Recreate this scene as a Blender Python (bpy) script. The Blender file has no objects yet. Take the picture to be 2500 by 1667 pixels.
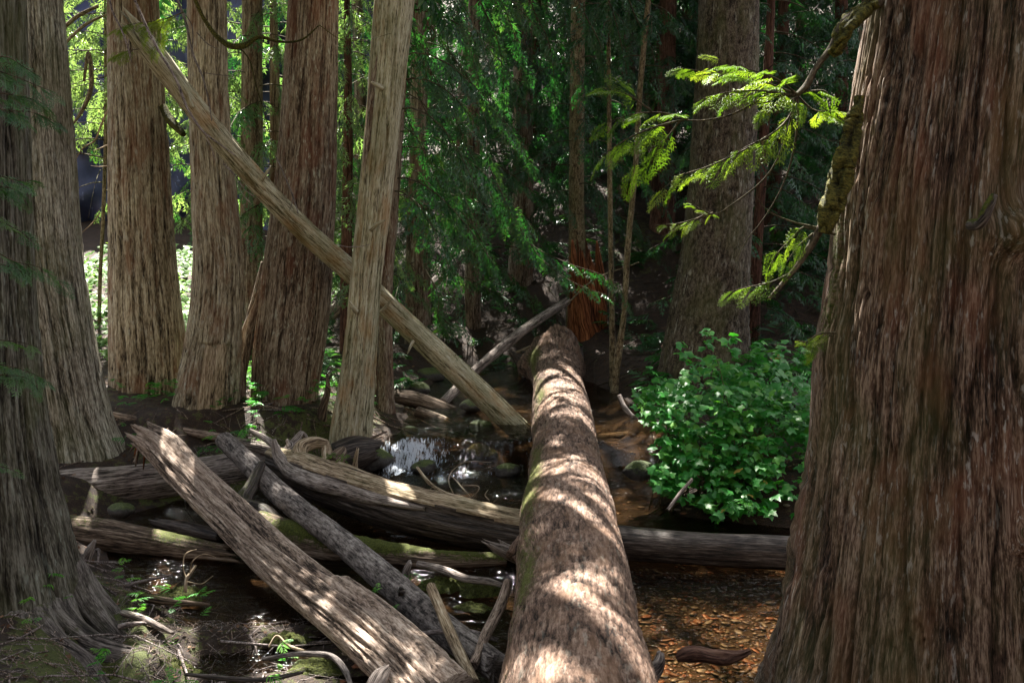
import bpy, math, random
import numpy as np
from mathutils import Vector

# ------------------------------------------------------------------ camera, sky, sun, exposure
scene = bpy.context.scene
COL = scene.collection
F = 2401.0                      # focal length in pixels of the 2500 px wide photograph
PITCH = math.radians(8.0)
CAMZ = 3.2
cam_d = bpy.data.cameras.new('camera')
cam_d.sensor_width = 36.0
cam_d.lens = 36.0 * F / 2500.0
cam_d.clip_start = 0.05
cam_d.clip_end = 500.0
cam = bpy.data.objects.new('camera', cam_d)
COL.objects.link(cam)
cam.location = (0, 0, CAMZ)
cam.rotation_euler = (math.radians(90) - PITCH, 0, 0)
scene.camera = cam

SUN = np.array([-0.15, 0.54, 0.83]); SUN /= np.linalg.norm(SUN)
world = bpy.data.worlds.new('World')
scene.world = world
world.use_nodes = True
wn = world.node_tree
sky = wn.nodes.new('ShaderNodeTexSky')
sky.sky_type = 'NISHITA'
sky.sun_disc = False
sky.sun_elevation = math.asin(SUN[2])
sky.sun_rotation = math.atan2(-SUN[0], SUN[1])
sky.dust_density = 2.0
sky.ozone_density = 0.6
hs = wn.nodes.new('ShaderNodeHueSaturation')
hs.inputs['Saturation'].default_value = 0.30
wn.links.new(sky.outputs[0], hs.inputs['Color'])
wn.links.new(hs.outputs[0], wn.nodes['Background'].inputs[0])
wn.nodes['Background'].inputs[1].default_value = 0.05

sun_d = bpy.data.lights.new('sun', 'SUN')
sun_d.energy = 5.0
sun_d.angle = math.radians(0.53)
sun_d.color = (1.0, 0.95, 0.86)
sun_o = bpy.data.objects.new('sun', sun_d)
COL.objects.link(sun_o)
sun_o.rotation_euler = Vector(SUN).to_track_quat('Z', 'Y').to_euler()

scene.view_settings.view_transform = 'Standard'
scene.view_settings.look = 'None'
scene.view_settings.gamma = 1.0
scene.view_settings.use_curve_mapping = False
scene.view_settings.exposure = 2.8
scene.render.engine = 'CYCLES'
scene.cycles.use_denoising = True
scene.cycles.max_bounces = 6
scene.cycles.diffuse_bounces = 3
scene.cycles.glossy_bounces = 2
scene.cycles.transparent_max_bounces = 8
scene.cycles.sample_clamp_indirect = 4.0

rng = np.random.default_rng(7)
random.seed(7)

# ------------------------------------------------------------------ pixel -> place helpers
def ray(px, py):
    x = (px - 1250.0) / F
    y = (833.5 - py) / F
    return np.array([x, math.cos(PITCH) + y * math.sin(PITCH), -math.sin(PITCH) + y * math.cos(PITCH)])
def P(px, py, d):               # the point seen at a pixel, d metres ahead
    r = ray(px, py); t = d / r[1]
    return np.array([r[0] * t, d, CAMZ + r[2] * t])
def G(px, py, z):               # the point seen at a pixel on the level z
    r = ray(px, py); t = (z - CAMZ) / r[2]
    return np.array([r[0] * t, r[1] * t, z])
def wpx(w, py, d):              # metres across w pixels at distance d
    return w / F * d / ray(1250, py)[1]

# ------------------------------------------------------------------ noise
def _h(ix, iy, iz, seed):
    n = (ix.astype(np.int64) * 374761393 + iy.astype(np.int64) * 668265263 + iz.astype(np.int64) * 2147483647 + seed * 974711) & 0xFFFFFFFF
    n = ((n ^ (n >> 13)) * 1274126177) & 0xFFFFFFFF
    n = ((n ^ (n >> 16)) * 2246822519) & 0xFFFFFFFF
    return ((n ^ (n >> 15)) & 0xFFFFFF) / float(0xFFFFFF)
def noise(x, y, z, seed=0):     # value noise, -1..1
    x, y, z = np.broadcast_arrays(np.asarray(x, float), np.asarray(y, float), np.asarray(z, float))
    ix, iy, iz = np.floor(x), np.floor(y), np.floor(z)
    fx, fy, fz = x - ix, y - iy, z - iz
    fx = fx * fx * (3 - 2 * fx); fy = fy * fy * (3 - 2 * fy); fz = fz * fz * (3 - 2 * fz)
    r = 0.0
    for dx in (0, 1):
        wx = fx if dx else 1 - fx
        for dy in (0, 1):
            wy = fy if dy else 1 - fy
            for dz in (0, 1):
                wz = fz if dz else 1 - fz
                r = r + wx * wy * wz * _h(ix + dx, iy + dy, iz + dz, seed)
    return r * 2 - 1
def fbm(x, y, z, seed=0, oct=3):
    r = 0.0; a = 1.0; t = 0.0
    for k in range(oct):
        r = r + a * noise(x * 2 ** k + 13.7 * k, y * 2 ** k, z * 2 ** k, seed + k); t += a; a *= 0.5
    return r / t
def sstep(a, b, x):
    t = np.clip((x - a) / (b - a), 0, 1)
    return t * t * (3 - 2 * t)

# ------------------------------------------------------------------ mesh helpers
def mesh(name, V, polys, attrs=None, smooth=True, mat=None):
    """polys: list of integer arrays (n,k)."""
    me = bpy.data.meshes.new(name)
    V = np.asarray(V, np.float32)
    polys = [np.asarray(p, np.int32) for p in polys if len(p)]
    tot = np.concatenate([np.full(len(p), p.shape[1], np.int32) for p in polys])
    loops = np.concatenate([p.ravel() for p in polys])
    start = np.concatenate([[0], np.cumsum(tot)[:-1]]).astype(np.int32)
    me.vertices.add(len(V)); me.vertices.foreach_set('co', V.ravel())
    me.loops.add(len(loops)); me.loops.foreach_set('vertex_index', loops)
    me.polygons.add(len(tot)); me.polygons.foreach_set('loop_start', start)
    me.polygons.foreach_set('loop_total', tot)
    if smooth:
        me.polygons.foreach_set('use_smooth', np.ones(len(tot), bool))
    for k, a in (attrs or {}).items():
        a = np.asarray(a, np.float32)
        if a.ndim == 2:
            at = me.attributes.new(k, 'FLOAT_VECTOR', 'POINT'); at.data.foreach_set('vector', a.ravel())
        else:
            at = me.attributes.new(k, 'FLOAT', 'POINT'); at.data.foreach_set('value', a)
    me.update(calc_edges=True)
    if mat: me.materials.append(mat)
    return me
def obj(name, me, parent=None, loc=None):
    o = bpy.data.objects.new(name, me); COL.objects.link(o)
    if parent is not None: o.parent = parent
    if loc is not None: o.location = loc
    return o
def tag(o, label=None, cat=None, group=None, kind=None):
    if label: o['label'] = label
    if cat: o['category'] = cat
    if group: o['group'] = group
    if kind: o['kind'] = kind
    return o
def thing(name, label, cat, loc, group=None):
    o = bpy.data.objects.new(name, None); COL.objects.link(o)
    o.location = tuple(float(c) for c in loc); o.empty_display_size = 0.2
    return tag(o, label, cat, group)
def part(name, V, polys, mat, root, attrs=None, smooth=True, kind=None):
    """a mesh given in world space, made a child of root (whose transform is a pure move)"""
    V = np.asarray(V, float) - np.array(root_loc(root))
    o = obj(name, mesh(name, V, polys, attrs, smooth, mat), root)
    if kind: o['kind'] = kind
    return o
def root_loc(o):
    p = np.array(o.location)
    while o.parent is not None:
        o = o.parent; p = p + np.array(o.location)
    return p

def catmull(ctrl, ts):
    c = np.asarray(ctrl, float)
    seg = np.linalg.norm(np.diff(c[:, :3], axis=0), axis=1)
    cum = np.concatenate([[0], np.cumsum(seg)])
    L = cum[-1]; s = np.asarray(ts) * L
    i = np.clip(np.searchsorted(cum, s, side='right') - 1, 0, len(c) - 2)
    h = np.maximum(seg, 1e-9)[:, None]; dl = np.diff(c, axis=0) / h
    m = np.vstack([dl[:1], (dl[1:] * h[:-1] + dl[:-1] * h[1:]) / (h[1:] + h[:-1]), dl[-1:]])
    H = h[i]; t = (s - cum[i])[:, None] / H
    r = (2 * t ** 3 - 3 * t ** 2 + 1) * c[i] + (t ** 3 - 2 * t ** 2 + t) * H * m[i] + (3 * t ** 2 - 2 * t ** 3) * c[i + 1] + (t ** 3 - t ** 2) * H * m[i + 1]
    return r, s
class Tube:
    """a swept tube; theta -90 deg of an upright trunk faces the camera, theta 90 deg of a lying log is its top"""
    def __init__(s, ctrl, nu, nv, ts=None, ths=None, upright=False):
        ts = np.linspace(0, 1, nv) if ts is None else ts
        pr, s.S = catmull(ctrl, ts)
        s.C = pr[:, :3]; s.R = np.maximum(pr[:, 3], 0.001)
        T = np.gradient(s.C, axis=0); T /= np.linalg.norm(T, axis=1)[:, None]
        s.T = T
        if upright:
            ref = np.array([1.0, 0, 0]); N = ref - (T @ ref)[:, None] * T
            s.N = N / np.linalg.norm(N, axis=1)[:, None]; s.B = np.cross(T, s.N)
        else:
            ref = np.array([0.02, 0.03, 1.0]); B = ref - (T @ ref)[:, None] * T
            s.B = B / np.linalg.norm(B, axis=1)[:, None]; s.N = np.cross(s.B, T)
        s.th = np.linspace(0, 2 * math.pi, nu, endpoint=False) if ths is None else ths
        s.nu = len(s.th); s.nv = len(s.S)
        s.TH, s.SS = np.meshgrid(s.th, s.S)
        s.RR = np.repeat(s.R[:, None], s.nu, 1)
        s.cx = np.cos(s.TH); s.cy = np.sin(s.TH)
        s.shift = np.zeros_like(s.RR)          # slide along the axis
        s.rbar = float(np.mean(s.R))
    def pos(s, rad):
        p = s.C[:, None, :] + (s.cx[..., None] * s.N[:, None, :] + s.cy[..., None] * s.B[:, None, :]) * rad[..., None]
        return p + s.T[:, None, :] * s.shift[..., None]
    def faces(s, V, cap0=True, cap1=True, in0=0.0, in1=0.0):
        nu, nv = s.nu, s.nv
        i, j = np.meshgrid(np.arange(nv - 1), np.arange(nu), indexing='ij')
        j2 = (j + 1) % nu
        q = np.stack([i * nu + j, i * nu + j2, (i + 1) * nu + j2, (i + 1) * nu + j], -1).reshape(-1, 4)
        V = V.reshape(-1, 3); polys = [q]; extra = []
        k = np.arange(nu)
        if cap0:
            c = V[:nu].mean(0) + s.T[0] * in0; extra.append(c)
            polys.append(np.stack([np.full(nu, len(V)), (k + 1) % nu, k], -1))
        if cap1:
            c = V[-nu:].mean(0) - s.T[-1] * in1; extra.append(c)
            b = (nv - 1) * nu
            polys.append(np.stack([np.full(nu, len(V) + len(extra) - 1), b + k, b + (k + 1) % nu], -1))
        if extra: V = np.vstack([V, extra])
        return V, polys
    def pad(s, A, V):
        A = A.reshape(s.nu * s.nv, -1) if A.ndim == 3 else A.reshape(-1)
        n = len(V) - len(A)
        if n: A = np.concatenate([A, np.repeat(A[-1:], n, 0)])
        return A

def bark_height(style, cx, cy, s, seed):
    """relief of the bark, 0 furrow .. 1 ridge; cx, cy, s in metres"""
    def fur(n, k): return np.minimum(np.abs(n) * k * 1.35, 1) ** 0.8
    if style == 'cedar':
        w = fbm(cx * 2.5, cy * 2.5, s * 0.9, seed, 2) * 0.04
        x, y = cx + w, cy + w * 0.7
        brk = 0.2 * noise(x * 18, y * 18, s * 6, seed + 9)
        a = fur(noise(x * 19, y * 19, s * 0.6, seed + 5), 4.0)
        b = fur(noise(x * 42, y * 42, s * 1.6, seed + 6) + brk, 3.2)
        c = 0.5 + 0.5 * noise(x * 60, y * 60, s * 5, seed + 7)
        return np.clip(0.55 * a + 0.33 * b + 0.12 * c, 0, 1)
    if style == 'old':
        w = fbm(cx * 2, cy * 2, s * 1.0, seed, 3) * 0.075
        x, y = cx + w, cy + w * 0.7
        brk = 0.35 * noise(x * 13, y * 13, s * 6, seed + 9)
        a = fur(noise(x * 12, y * 12, s * 0.6, seed + 5), 3.6)
        b = fur(noise(x * 29, y * 29, s * 1.3, seed + 6) + brk * .5, 3.4)
        c = fur(noise(x * 62, y * 62, s * 4.0, seed + 7) + brk, 2.6)
        d = 0.5 + 0.5 * noise(x * 95, y * 95, s * 16, seed + 8)
        return np.clip(0.44 * a + 0.28 * b + 0.19 * c + 0.09 * d, 0, 1)
    if style == 'fir':
        w = fbm(cx * 6, cy * 6, s * 5, seed, 2) * 0.045
        x, y, z = cx + w, cy - w, s + w * 1.5
        a = fur(noise(x * 14, y * 14, z * 2.6, seed + 5), 3.6)
        b = fur(noise(x * 34, y * 34, z * 12, seed + 6), 3.2)
        c = 0.5 + 0.5 * noise(x * 70, y * 70, z * 45, seed + 7)
        return np.clip(0.42 * a + 0.36 * b + 0.22 * c, 0, 1)
    # bare weathered wood with drying cracks
    w = fbm(cx * 2, cy * 2, s * 0.8, seed, 2) * 0.06
    x, y = cx + w, cy + w
    a = np.minimum(np.abs(noise(x * 11, y * 11, s * 0.55, seed + 5)) * 9, 1)
    e = np.minimum(np.abs(noise(x * 26, y * 26, s * 1.2, seed + 8)) * 6, 1)
    b = 0.5 + 0.5 * noise(x * 45, y * 45, s * 1.1, seed + 6)
    c = 0.5 + 0.5 * noise(x * 90, y * 90, s * 3, seed + 7)
    return np.clip(0.36 * a + 0.24 * e + 0.22 * b + 0.18 * c, 0, 1)

# ------------------------------------------------------------------ materials
def nodes(name):
    m = bpy.data.materials.new(name); m.use_nodes = True
    nt = m.node_tree; b = nt.nodes['Principled BSDF']
    return m, nt, b
def N(nt, typ, **kw):
    n = nt.nodes.new(typ)
    for k, v in kw.items(): setattr(n, k, v)
    return n
def ramp(nt, fac, stops):
    r = N(nt, 'ShaderNodeValToRGB'); e = r.color_ramp.elements
    while len(e) < len(stops): e.new(0.5)
    for k, (p, c) in enumerate(stops):
        e[k].position = p; e[k].color = (*c, 1) if len(c) == 3 else c
    nt.links.new(fac, r.inputs[0]); return r.outputs[0]
def mixc(nt, fac, a, b, mode='MIX'):
    m = N(nt, 'ShaderNodeMix', data_type='RGBA', blend_type=mode)
    for s, v in ((0, fac), (6, a), (7, b)):
        if hasattr(v, 'links'): nt.links.new(v, m.inputs[s])
        else: m.inputs[s].default_value = v if s == 0 else ((*v, 1) if len(v) == 3 else v)
    return m.outputs[2]
def math_(nt, op, a, b=0.0):
    m = N(nt, 'ShaderNodeMath', operation=op)
    for s, v in ((0, a), (1, b)):
        if hasattr(v, 'links'): nt.links.new(v, m.inputs[s])
        else: m.inputs[s].default_value = v
    return m.outputs[0]
def tex(nt, vec, scale, vs=(1, 1, 1), detail=3.0, rough=0.6):
    mp = N(nt, 'ShaderNodeMapping'); mp.inputs['Scale'].default_value = vs
    nt.links.new(vec, mp.inputs[0])
    t = N(nt, 'ShaderNodeTexNoise'); t.inputs['Scale'].default_value = scale
    t.inputs['Detail'].default_value = detail; t.inputs['Roughness'].default_value = rough
    nt.links.new(mp.outputs[0], t.inputs['Vector']); return t.outputs['Fac']
def bark_material(name, dark, mid, light, stretch=0.07, fleck=0.5, fleck_col=(0.42, 0.42, 0.36), moss=((0.018, 0.027, 0.004), (0.085, 0.095, 0.014)),
                  bump=0.5, rough=0.85, fine=60.0, red=None, alga=0.0, mic=1.5):
    dark = tuple(q * 0.45 for q in dark); light = tuple(min(q * 1.15, .62) for q in light)  # deepens furrows and lifts ridges: crease shade painted over real bark tones
    m, nt, b = nodes(name)
    bh = N(nt, 'ShaderNodeAttribute', attribute_name='bh').outputs['Fac']
    bc = N(nt, 'ShaderNodeAttribute', attribute_name='bc').outputs['Vector']
    ms = N(nt, 'ShaderNodeAttribute', attribute_name='moss').outputs['Fac']
    fib = tex(nt, bc, fine, (1, 1, stretch), 4, 0.65)
    fib2 = tex(nt, bc, fine * 2.6, (1, 1, stretch * 1.6), 3, 0.6)
    big = tex(nt, bc, 2.2, (1, 1, 0.5), 3, 0.6)
    v = math_(nt, 'ADD', math_(nt, 'MULTIPLY', bh, 0.72), math_(nt, 'MULTIPLY', math_(nt, 'SUBTRACT', fib, 0.53), 1.9))
    v = math_(nt, 'ADD', v, math_(nt, 'MULTIPLY', math_(nt, 'SUBTRACT', fib2, 0.5), mic))
    c = ramp(nt, v, [(0.10, dark), (0.50, mid), (0.92, light)])
    tone = ramp(nt, big, [(0.3, (0.72, 0.68, 0.66)), (0.7, (1.12, 1.12, 1.1))])
    c = mixc(nt, 1.0, c, tone, 'MULTIPLY')
    if red:
        c = mixc(nt, math_(nt, 'MULTIPLY', ramp(nt, tex(nt, bc, 5, (1, 1, 0.35), 3), [(0.5, (0, 0, 0)), (0.66, (1, 1, 1))]), 0.55), c, red)
    if fleck:
        fl = tex(nt, bc, fine * 0.75, (1, 1, 0.2), 3, 0.6)
        sel = math_(nt, 'MULTIPLY', ramp(nt, fl, [(0.57, (0, 0, 0)), (0.66, (1, 1, 1))]), ramp(nt, tex(nt, bc, 4.0, (1, 1, .5), 2), [(0.38, (0, 0, 0)), (0.58, (1, 1, 1))]))
        sel = math_(nt, 'MULTIPLY', sel, math_(nt, 'MULTIPLY', bh, fleck * 1.3))
        c = mixc(nt, sel, c, fleck_col)
    if alga:
        al = ramp(nt, tex(nt, bc, 3.0, (1, 1, 0.4), 3), [(0.45, (0, 0, 0)), (0.65, (1, 1, 1))])
        c = mixc(nt, math_(nt, 'MULTIPLY', al, alga), c, (0.085, 0.095, 0.03))
    mt = tex(nt, bc, 38, (1, 1, 1), 4, 0.7)
    mm = math_(nt, 'ADD', math_(nt, 'MULTIPLY', ms, 1.5), math_(nt, 'MULTIPLY', math_(nt, 'SUBTRACT', mt, 0.5), 1.6))
    mm = ramp(nt, mm, [(0.45, (0, 0, 0)), (0.75, (1, 1, 1))])
    mossc = ramp(nt, tex(nt, bc, 90, (1, 1, 1), 3), [(0.3, moss[0]), (0.7, moss[1])])
    c = mixc(nt, mm, c, mossc)
    nt.links.new(c, b.inputs['Base Color'])
    b.inputs['Roughness'].default_value = rough
    b.inputs['Specular IOR Level'].default_value = 0.25
    hgt = math_(nt, 'ADD', fib, math_(nt, 'MULTIPLY', fib2, 0.5))
    hgt = math_(nt, 'ADD', hgt, math_(nt, 'MULTIPLY', math_(nt, 'MULTIPLY', mt, mm), 1.5))
    bp = N(nt, 'ShaderNodeBump'); bp.inputs['Strength'].default_value = bump; bp.inputs['Distance'].default_value = 0.012
    nt.links.new(hgt, bp.inputs['Height']); nt.links.new(bp.outputs[0], b.inputs['Normal'])
    return m
def leaf_material(name, c0, c1, c2, trans=0.35, rough=0.4, spec=0.4):
    m, nt, b = nodes(name)
    t = N(nt, 'ShaderNodeAttribute', attribute_name='tint').outputs['Fac']
    oi = N(nt, 'ShaderNodeObjectInfo').outputs['Random']
    t = math_(nt, 'ADD', t, math_(nt, 'MULTIPLY', math_(nt, 'SUBTRACT', oi, 0.5), 0.3))
    c = ramp(nt, t, [(0.0, c0), (0.5, c1), (1.0, c2)])
    nt.links.new(c, b.inputs['Base Color'])
    b.inputs['Roughness'].default_value = rough
    b.inputs['Specular IOR Level'].default_value = spec
    tr = N(nt, 'ShaderNodeBsdfTranslucent')
    g = mixc(nt, 1.0, c, (1.35, 1.4, 0.6), 'MULTIPLY')
    nt.links.new(g, tr.inputs[0])
    mx = N(nt, 'ShaderNodeMixShader'); mx.inputs[0].default_value = trans
    nt.links.new(b.outputs[0], mx.inputs[1]); nt.links.new(tr.outputs[0], mx.inputs[2])
    nt.links.new(mx.outputs[0], nt.nodes['Material Output'].inputs[0])
    return m
M = {}
M['cedar'] = bark_material('cedar_bark', (0.065, 0.048, 0.03), (0.25, 0.21, 0.145), (0.5, 0.465, 0.36), fleck=0.7, red=(0.19, 0.085, 0.045))
M['cedar_grey'] = bark_material('grey_cedar_bark', (0.055, 0.045, 0.033), (0.21, 0.19, 0.148), (0.47, 0.455, 0.385), fleck=0.6, fleck_col=(0.36, 0.38, 0.34), alga=0.35)
M['cedar_brown'] = bark_material('brown_cedar_bark', (0.05, 0.031, 0.021), (0.165, 0.122, 0.088), (0.36, 0.31, 0.245), fleck=0.9, fleck_col=(0.40, 0.40, 0.33), red=(0.16, 0.06, 0.035))
M['old'] = bark_material('old_cedar_bark', (0.02, 0.011, 0.007), (0.086, 0.053, 0.036), (0.25, 0.185, 0.14), fleck=0.6, fleck_col=(0.40, 0.385, 0.36), red=(0.15, 0.06, 0.033), alga=0.35, fine=85, bump=0.7)
M['cedar_dark'] = bark_material('shade_toned_cedar_bark', (0.0200, 0.0160, 0.0112), (0.0640, 0.0592, 0.0448), (0.1600, 0.1560, 0.1320), fleck=0.5, fleck_col=(0.28, 0.31, 0.27), alga=0.45)  # darker copy of cedar bark, the tree's shade put into the colour
M['root'] = bark_material('root_bark', (0.0225, 0.0171, 0.0153), (0.0765, 0.0648, 0.0594), (0.1800, 0.1620, 0.1530), fleck=0.2, alga=0.2)
M['fir_log'] = bark_material('fallen_fir_bark', (0.03, 0.017, 0.012), (0.145, 0.092, 0.068), (0.3, 0.215, 0.17), stretch=0.16, mic=0.7, red=(0.20, 0.115, 0.07), fleck=0.25, fine=45, bump=0.8, moss=((0.05, 0.06, 0.012), (0.14, 0.15, 0.035)))
M['fir_tree'] = bark_material('standing_fir_bark', (0.0217, 0.0149, 0.0105), (0.0775, 0.0608, 0.0434), (0.1488, 0.1302, 0.1023), stretch=0.3, fleck=0.5, fine=40, alga=0.4)
M['snag'] = bark_material('bare_snag_wood', (0.14, 0.118, 0.068), (0.44, 0.415, 0.285), (0.6, 0.585, 0.45), stretch=0.07, fleck=0.0, fine=62, bump=0.3, alga=0.45, red=(0.36, 0.20, 0.08))
M['silver'] = bark_material('weathered_log_wood', (0.06, 0.048, 0.042), (0.25, 0.21, 0.19), (0.46, 0.42, 0.39), stretch=0.06, fleck=0.0, fine=55, bump=0.5, alga=0.12)
M['tan'] = bark_material('pale_split_wood', (0.09, 0.06, 0.035), (0.33, 0.25, 0.165), (0.56, 0.47, 0.36), stretch=0.06, fleck=0.0, fine=55, bump=0.5, alga=0.3)
M['logbark'] = bark_material('fallen_cedar_bark', (0.0570, 0.0380, 0.0285), (0.2660, 0.1995, 0.1568), (0.4560, 0.3800, 0.3230), stretch=0.07, fleck=0.0, fine=60, bump=0.6)
M['greybark'] = bark_material('grey_log_bark', (0.0425, 0.0357, 0.0340), (0.1615, 0.1403, 0.1318), (0.3060, 0.2805, 0.2635), stretch=0.16, mic=0.8, fleck=0.0, fine=55, bump=0.6)
M['mossy'] = bark_material('mossy_log_wood', (0.03, 0.02, 0.014), (0.12, 0.085, 0.06), (0.27, 0.215, 0.17), stretch=0.05, fleck=0.0, fine=50, bump=0.5)
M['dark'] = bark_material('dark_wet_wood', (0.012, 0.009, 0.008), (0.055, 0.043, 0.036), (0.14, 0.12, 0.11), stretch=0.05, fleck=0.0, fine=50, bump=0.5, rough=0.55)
M['red'] = bark_material('red_rotten_wood', (0.045, 0.012, 0.005), (0.2, 0.066, 0.024), (0.4, 0.17, 0.075), stretch=0.04, fleck=0.0, fine=45, bump=0.7)
M['thin'] = bark_material('thin_trunk_bark', (0.05, 0.035, 0.02), (0.19, 0.145, 0.085), (0.34, 0.30, 0.20), stretch=0.4, fleck=0.3, fine=45, alga=0.4)
M['redcedar'] = bark_material('red_cedar_bark', (0.0240, 0.0096, 0.0064), (0.0960, 0.0440, 0.0304), (0.1840, 0.1040, 0.0760), fleck=0.1)
M['twig'] = bark_material('twig_bark', (0.08, 0.06, 0.055), (0.25, 0.21, 0.20), (0.42, 0.38, 0.37), stretch=0.2, fleck=0.0, fine=60)
M['limb'] = bark_material('live_limb_bark', (0.03, 0.022, 0.016), (0.085, 0.065, 0.045), (0.17, 0.14, 0.10), stretch=0.3, fleck=0.0, fine=50, alga=0.4)
M['moss'] = bark_material('hanging_moss', (0.022, 0.025, 0.005), (0.065, 0.066, 0.013), (0.15, 0.135, 0.028), stretch=1.0, fleck=0.0, fine=70, bump=1.0)
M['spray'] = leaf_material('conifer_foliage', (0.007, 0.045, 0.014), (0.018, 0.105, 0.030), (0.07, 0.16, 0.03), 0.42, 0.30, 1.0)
M['sunspray'] = leaf_material('sun_toned_conifer_foliage', (0.05, 0.115, 0.045), (0.11, 0.20, 0.085), (0.20, 0.29, 0.14), 0.5, 0.30, 1.0)  # brighter copy of the conifer foliage, sunlight put into the colour
M['spray_near'] = leaf_material('cedar_frond_foliage', (0.05, 0.11, 0.012), (0.12, 0.21, 0.02), (0.24, 0.31, 0.04), 0.5, 0.45, 0.4)  # yellow green fronds, brightened with backlight put into the colour
M['leaf'] = leaf_material('broad_leaf_foliage', (0.012, 0.11, 0.018), (0.038, 0.24, 0.032), (0.16, 0.38, 0.045), 0.42, 0.4, 0.45)
M['sunleaf'] = leaf_material('ground_leaf_foliage', (0.04, 0.11, 0.02), (0.09, 0.20, 0.03), (0.18, 0.28, 0.05), 0.4, 0.5, 0.3)
M['yellow'] = leaf_material('withered_leaf', (0.25, 0.17, 0.04), (0.42, 0.30, 0.07), (0.55, 0.42, 0.14), 0.4, 0.6, 0.2)

def ground_material():
    m, nt, b = nodes('forest_floor')
    pos = N(nt, 'ShaderNodeNewGeometry').outputs['Position']
    ms = N(nt, 'ShaderNodeAttribute', attribute_name='moss').outputs['Fac']
    gv = N(nt, 'ShaderNodeAttribute', attribute_name='gravel').outputs['Fac']
    n1 = tex(nt, pos, 9, (1, 1, 1), 6, 0.7); n2 = tex(nt, pos, 70, (1, 1, 1), 5, 0.8)
    v = math_(nt, 'ADD', math_(nt, 'MULTIPLY', n1, 0.45), math_(nt, 'MULTIPLY', n2, 0.55))
    c = ramp(nt, v, [(0.36, (0.006, 0.003, 0.002)), (0.5, (0.032, 0.016, 0.008)), (0.58, (0.075, 0.038, 0.020)), (0.68, (0.15, 0.085, 0.052))])
    g = ramp(nt, v, [(0.35, (0.030, 0.016, 0.008)), (0.55, (0.085, 0.045, 0.022)), (0.7, (0.15, 0.09, 0.05))])
    c = mixc(nt, gv, c, g)
    mm = ramp(nt, math_(nt, 'ADD', ms, math_(nt, 'MULTIPLY', math_(nt, 'SUBTRACT', n1, 0.5), 1.4)), [(0.48, (0, 0, 0)), (0.62, (1, 1, 1))])
    mc = ramp(nt, n2, [(0.35, (0.03, 0.042, 0.008)), (0.65, (0.12, 0.14, 0.025))])
    c = mixc(nt, mm, c, mc)
    nt.links.new(c, b.inputs['Base Color'])
    b.inputs['Roughness'].default_value = 0.8
    bp = N(nt, 'ShaderNodeBump'); bp.inputs['Strength'].default_value = 1.0; bp.inputs['Distance'].default_value = 0.05
    nt.links.new(v, bp.inputs['Height']); nt.links.new(bp.outputs[0], b.inputs['Normal'])
    return m
M['ground'] = ground_material()
def water_material():
    m, nt, b = nodes('stream_water')
    pos = N(nt, 'ShaderNodeNewGeometry').outputs['Position']
    fo = N(nt, 'ShaderNodeAttribute', attribute_name='foam').outputs['Fac']
    n1 = tex(nt, pos, 7, (0.7, 1.6, 1), 3, 0.55); n2 = tex(nt, pos, 32, (0.8, 1.4, 1), 2, 0.5)
    h = math_(nt, 'ADD', n1, math_(nt, 'MULTIPLY', n2, 0.35))
    bp = N(nt, 'ShaderNodeBump'); bp.inputs['Strength'].default_value = 0.65; bp.inputs['Distance'].default_value = 0.035
    nt.links.new(h, bp.inputs['Height'])
    fr = N(nt, 'ShaderNodeFresnel'); fr.inputs[0].default_value = 1.33
    nt.links.new(bp.outputs[0], fr.inputs['Normal'])
    tp = N(nt, 'ShaderNodeBsdfTransparent'); tp.inputs[0].default_value = (0.52, 0.43, 0.31, 1)
    gl = N(nt, 'ShaderNodeBsdfGlossy'); gl.inputs['Roughness'].default_value = 0.08
    nt.links.new(bp.outputs[0], gl.inputs['Normal'])
    mx = N(nt, 'ShaderNodeMixShader')
    nt.links.new(fr.outputs[0], mx.inputs[0]); nt.links.new(tp.outputs[0], mx.inputs[1]); nt.links.new(gl.outputs[0], mx.inputs[2])
    b.inputs['Base Color'].default_value = (0.55, 0.60, 0.68, 1); b.inputs['Roughness'].default_value = 0.9; b.inputs['Specular IOR Level'].default_value = 0.1
    nt.links.new(bp.outputs[0], b.inputs['Normal'])
    ft = tex(nt, pos, 20, (2.2, 0.45, 0.5), 7, 0.75)
    fm = ramp(nt, math_(nt, 'ADD', fo, math_(nt, 'MULTIPLY', math_(nt, 'SUBTRACT', ft, 0.5), 3.4)), [(0.52, (0, 0, 0)), (0.85, (1, 1, 1))])
    fm = math_(nt, 'MULTIPLY', fm, 0.85)
    mf = N(nt, 'ShaderNodeMixShader')
    nt.links.new(fm, mf.inputs[0]); nt.links.new(mx.outputs[0], mf.inputs[1]); nt.links.new(b.outputs[0], mf.inputs[2])
    nt.links.new(mf.outputs[0], nt.nodes['Material Output'].inputs[0])
    return m
M['water'] = water_material()
def stone_material():
    m, nt, b = nodes('creek_stone')
    oi = N(nt, 'ShaderNodeObjectInfo').outputs['Random']
    tn = N(nt, 'ShaderNodeAttribute', attribute_name='tint').outputs['Fac']
    pos = N(nt, 'ShaderNodeNewGeometry').outputs['Position']
    v = math_(nt, 'FRACT', math_(nt, 'ADD', oi, tn))
    c = ramp(nt, v, [(0.0, (0.06, 0.035, 0.022)), (0.25, (0.15, 0.060, 0.028)), (0.45, (0.26, 0.095, 0.042)), (0.6, (0.10, 0.072, 0.050)), (0.8, (0.24, 0.20, 0.155)), (1.0, (0.11, 0.06, 0.035))])
    n = tex(nt, pos, 45, (1, 1, 1), 4, 0.7)
    c = mixc(nt, 1.0, c, ramp(nt, n, [(0.3, (0.6, 0.6, 0.6)), (0.7, (1.25, 1.2, 1.15))]), 'MULTIPLY')
    nt.links.new(c, b.inputs['Base Color']); b.inputs['Roughness'].default_value = 0.5
    return m
M['stone'] = stone_material()
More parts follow.
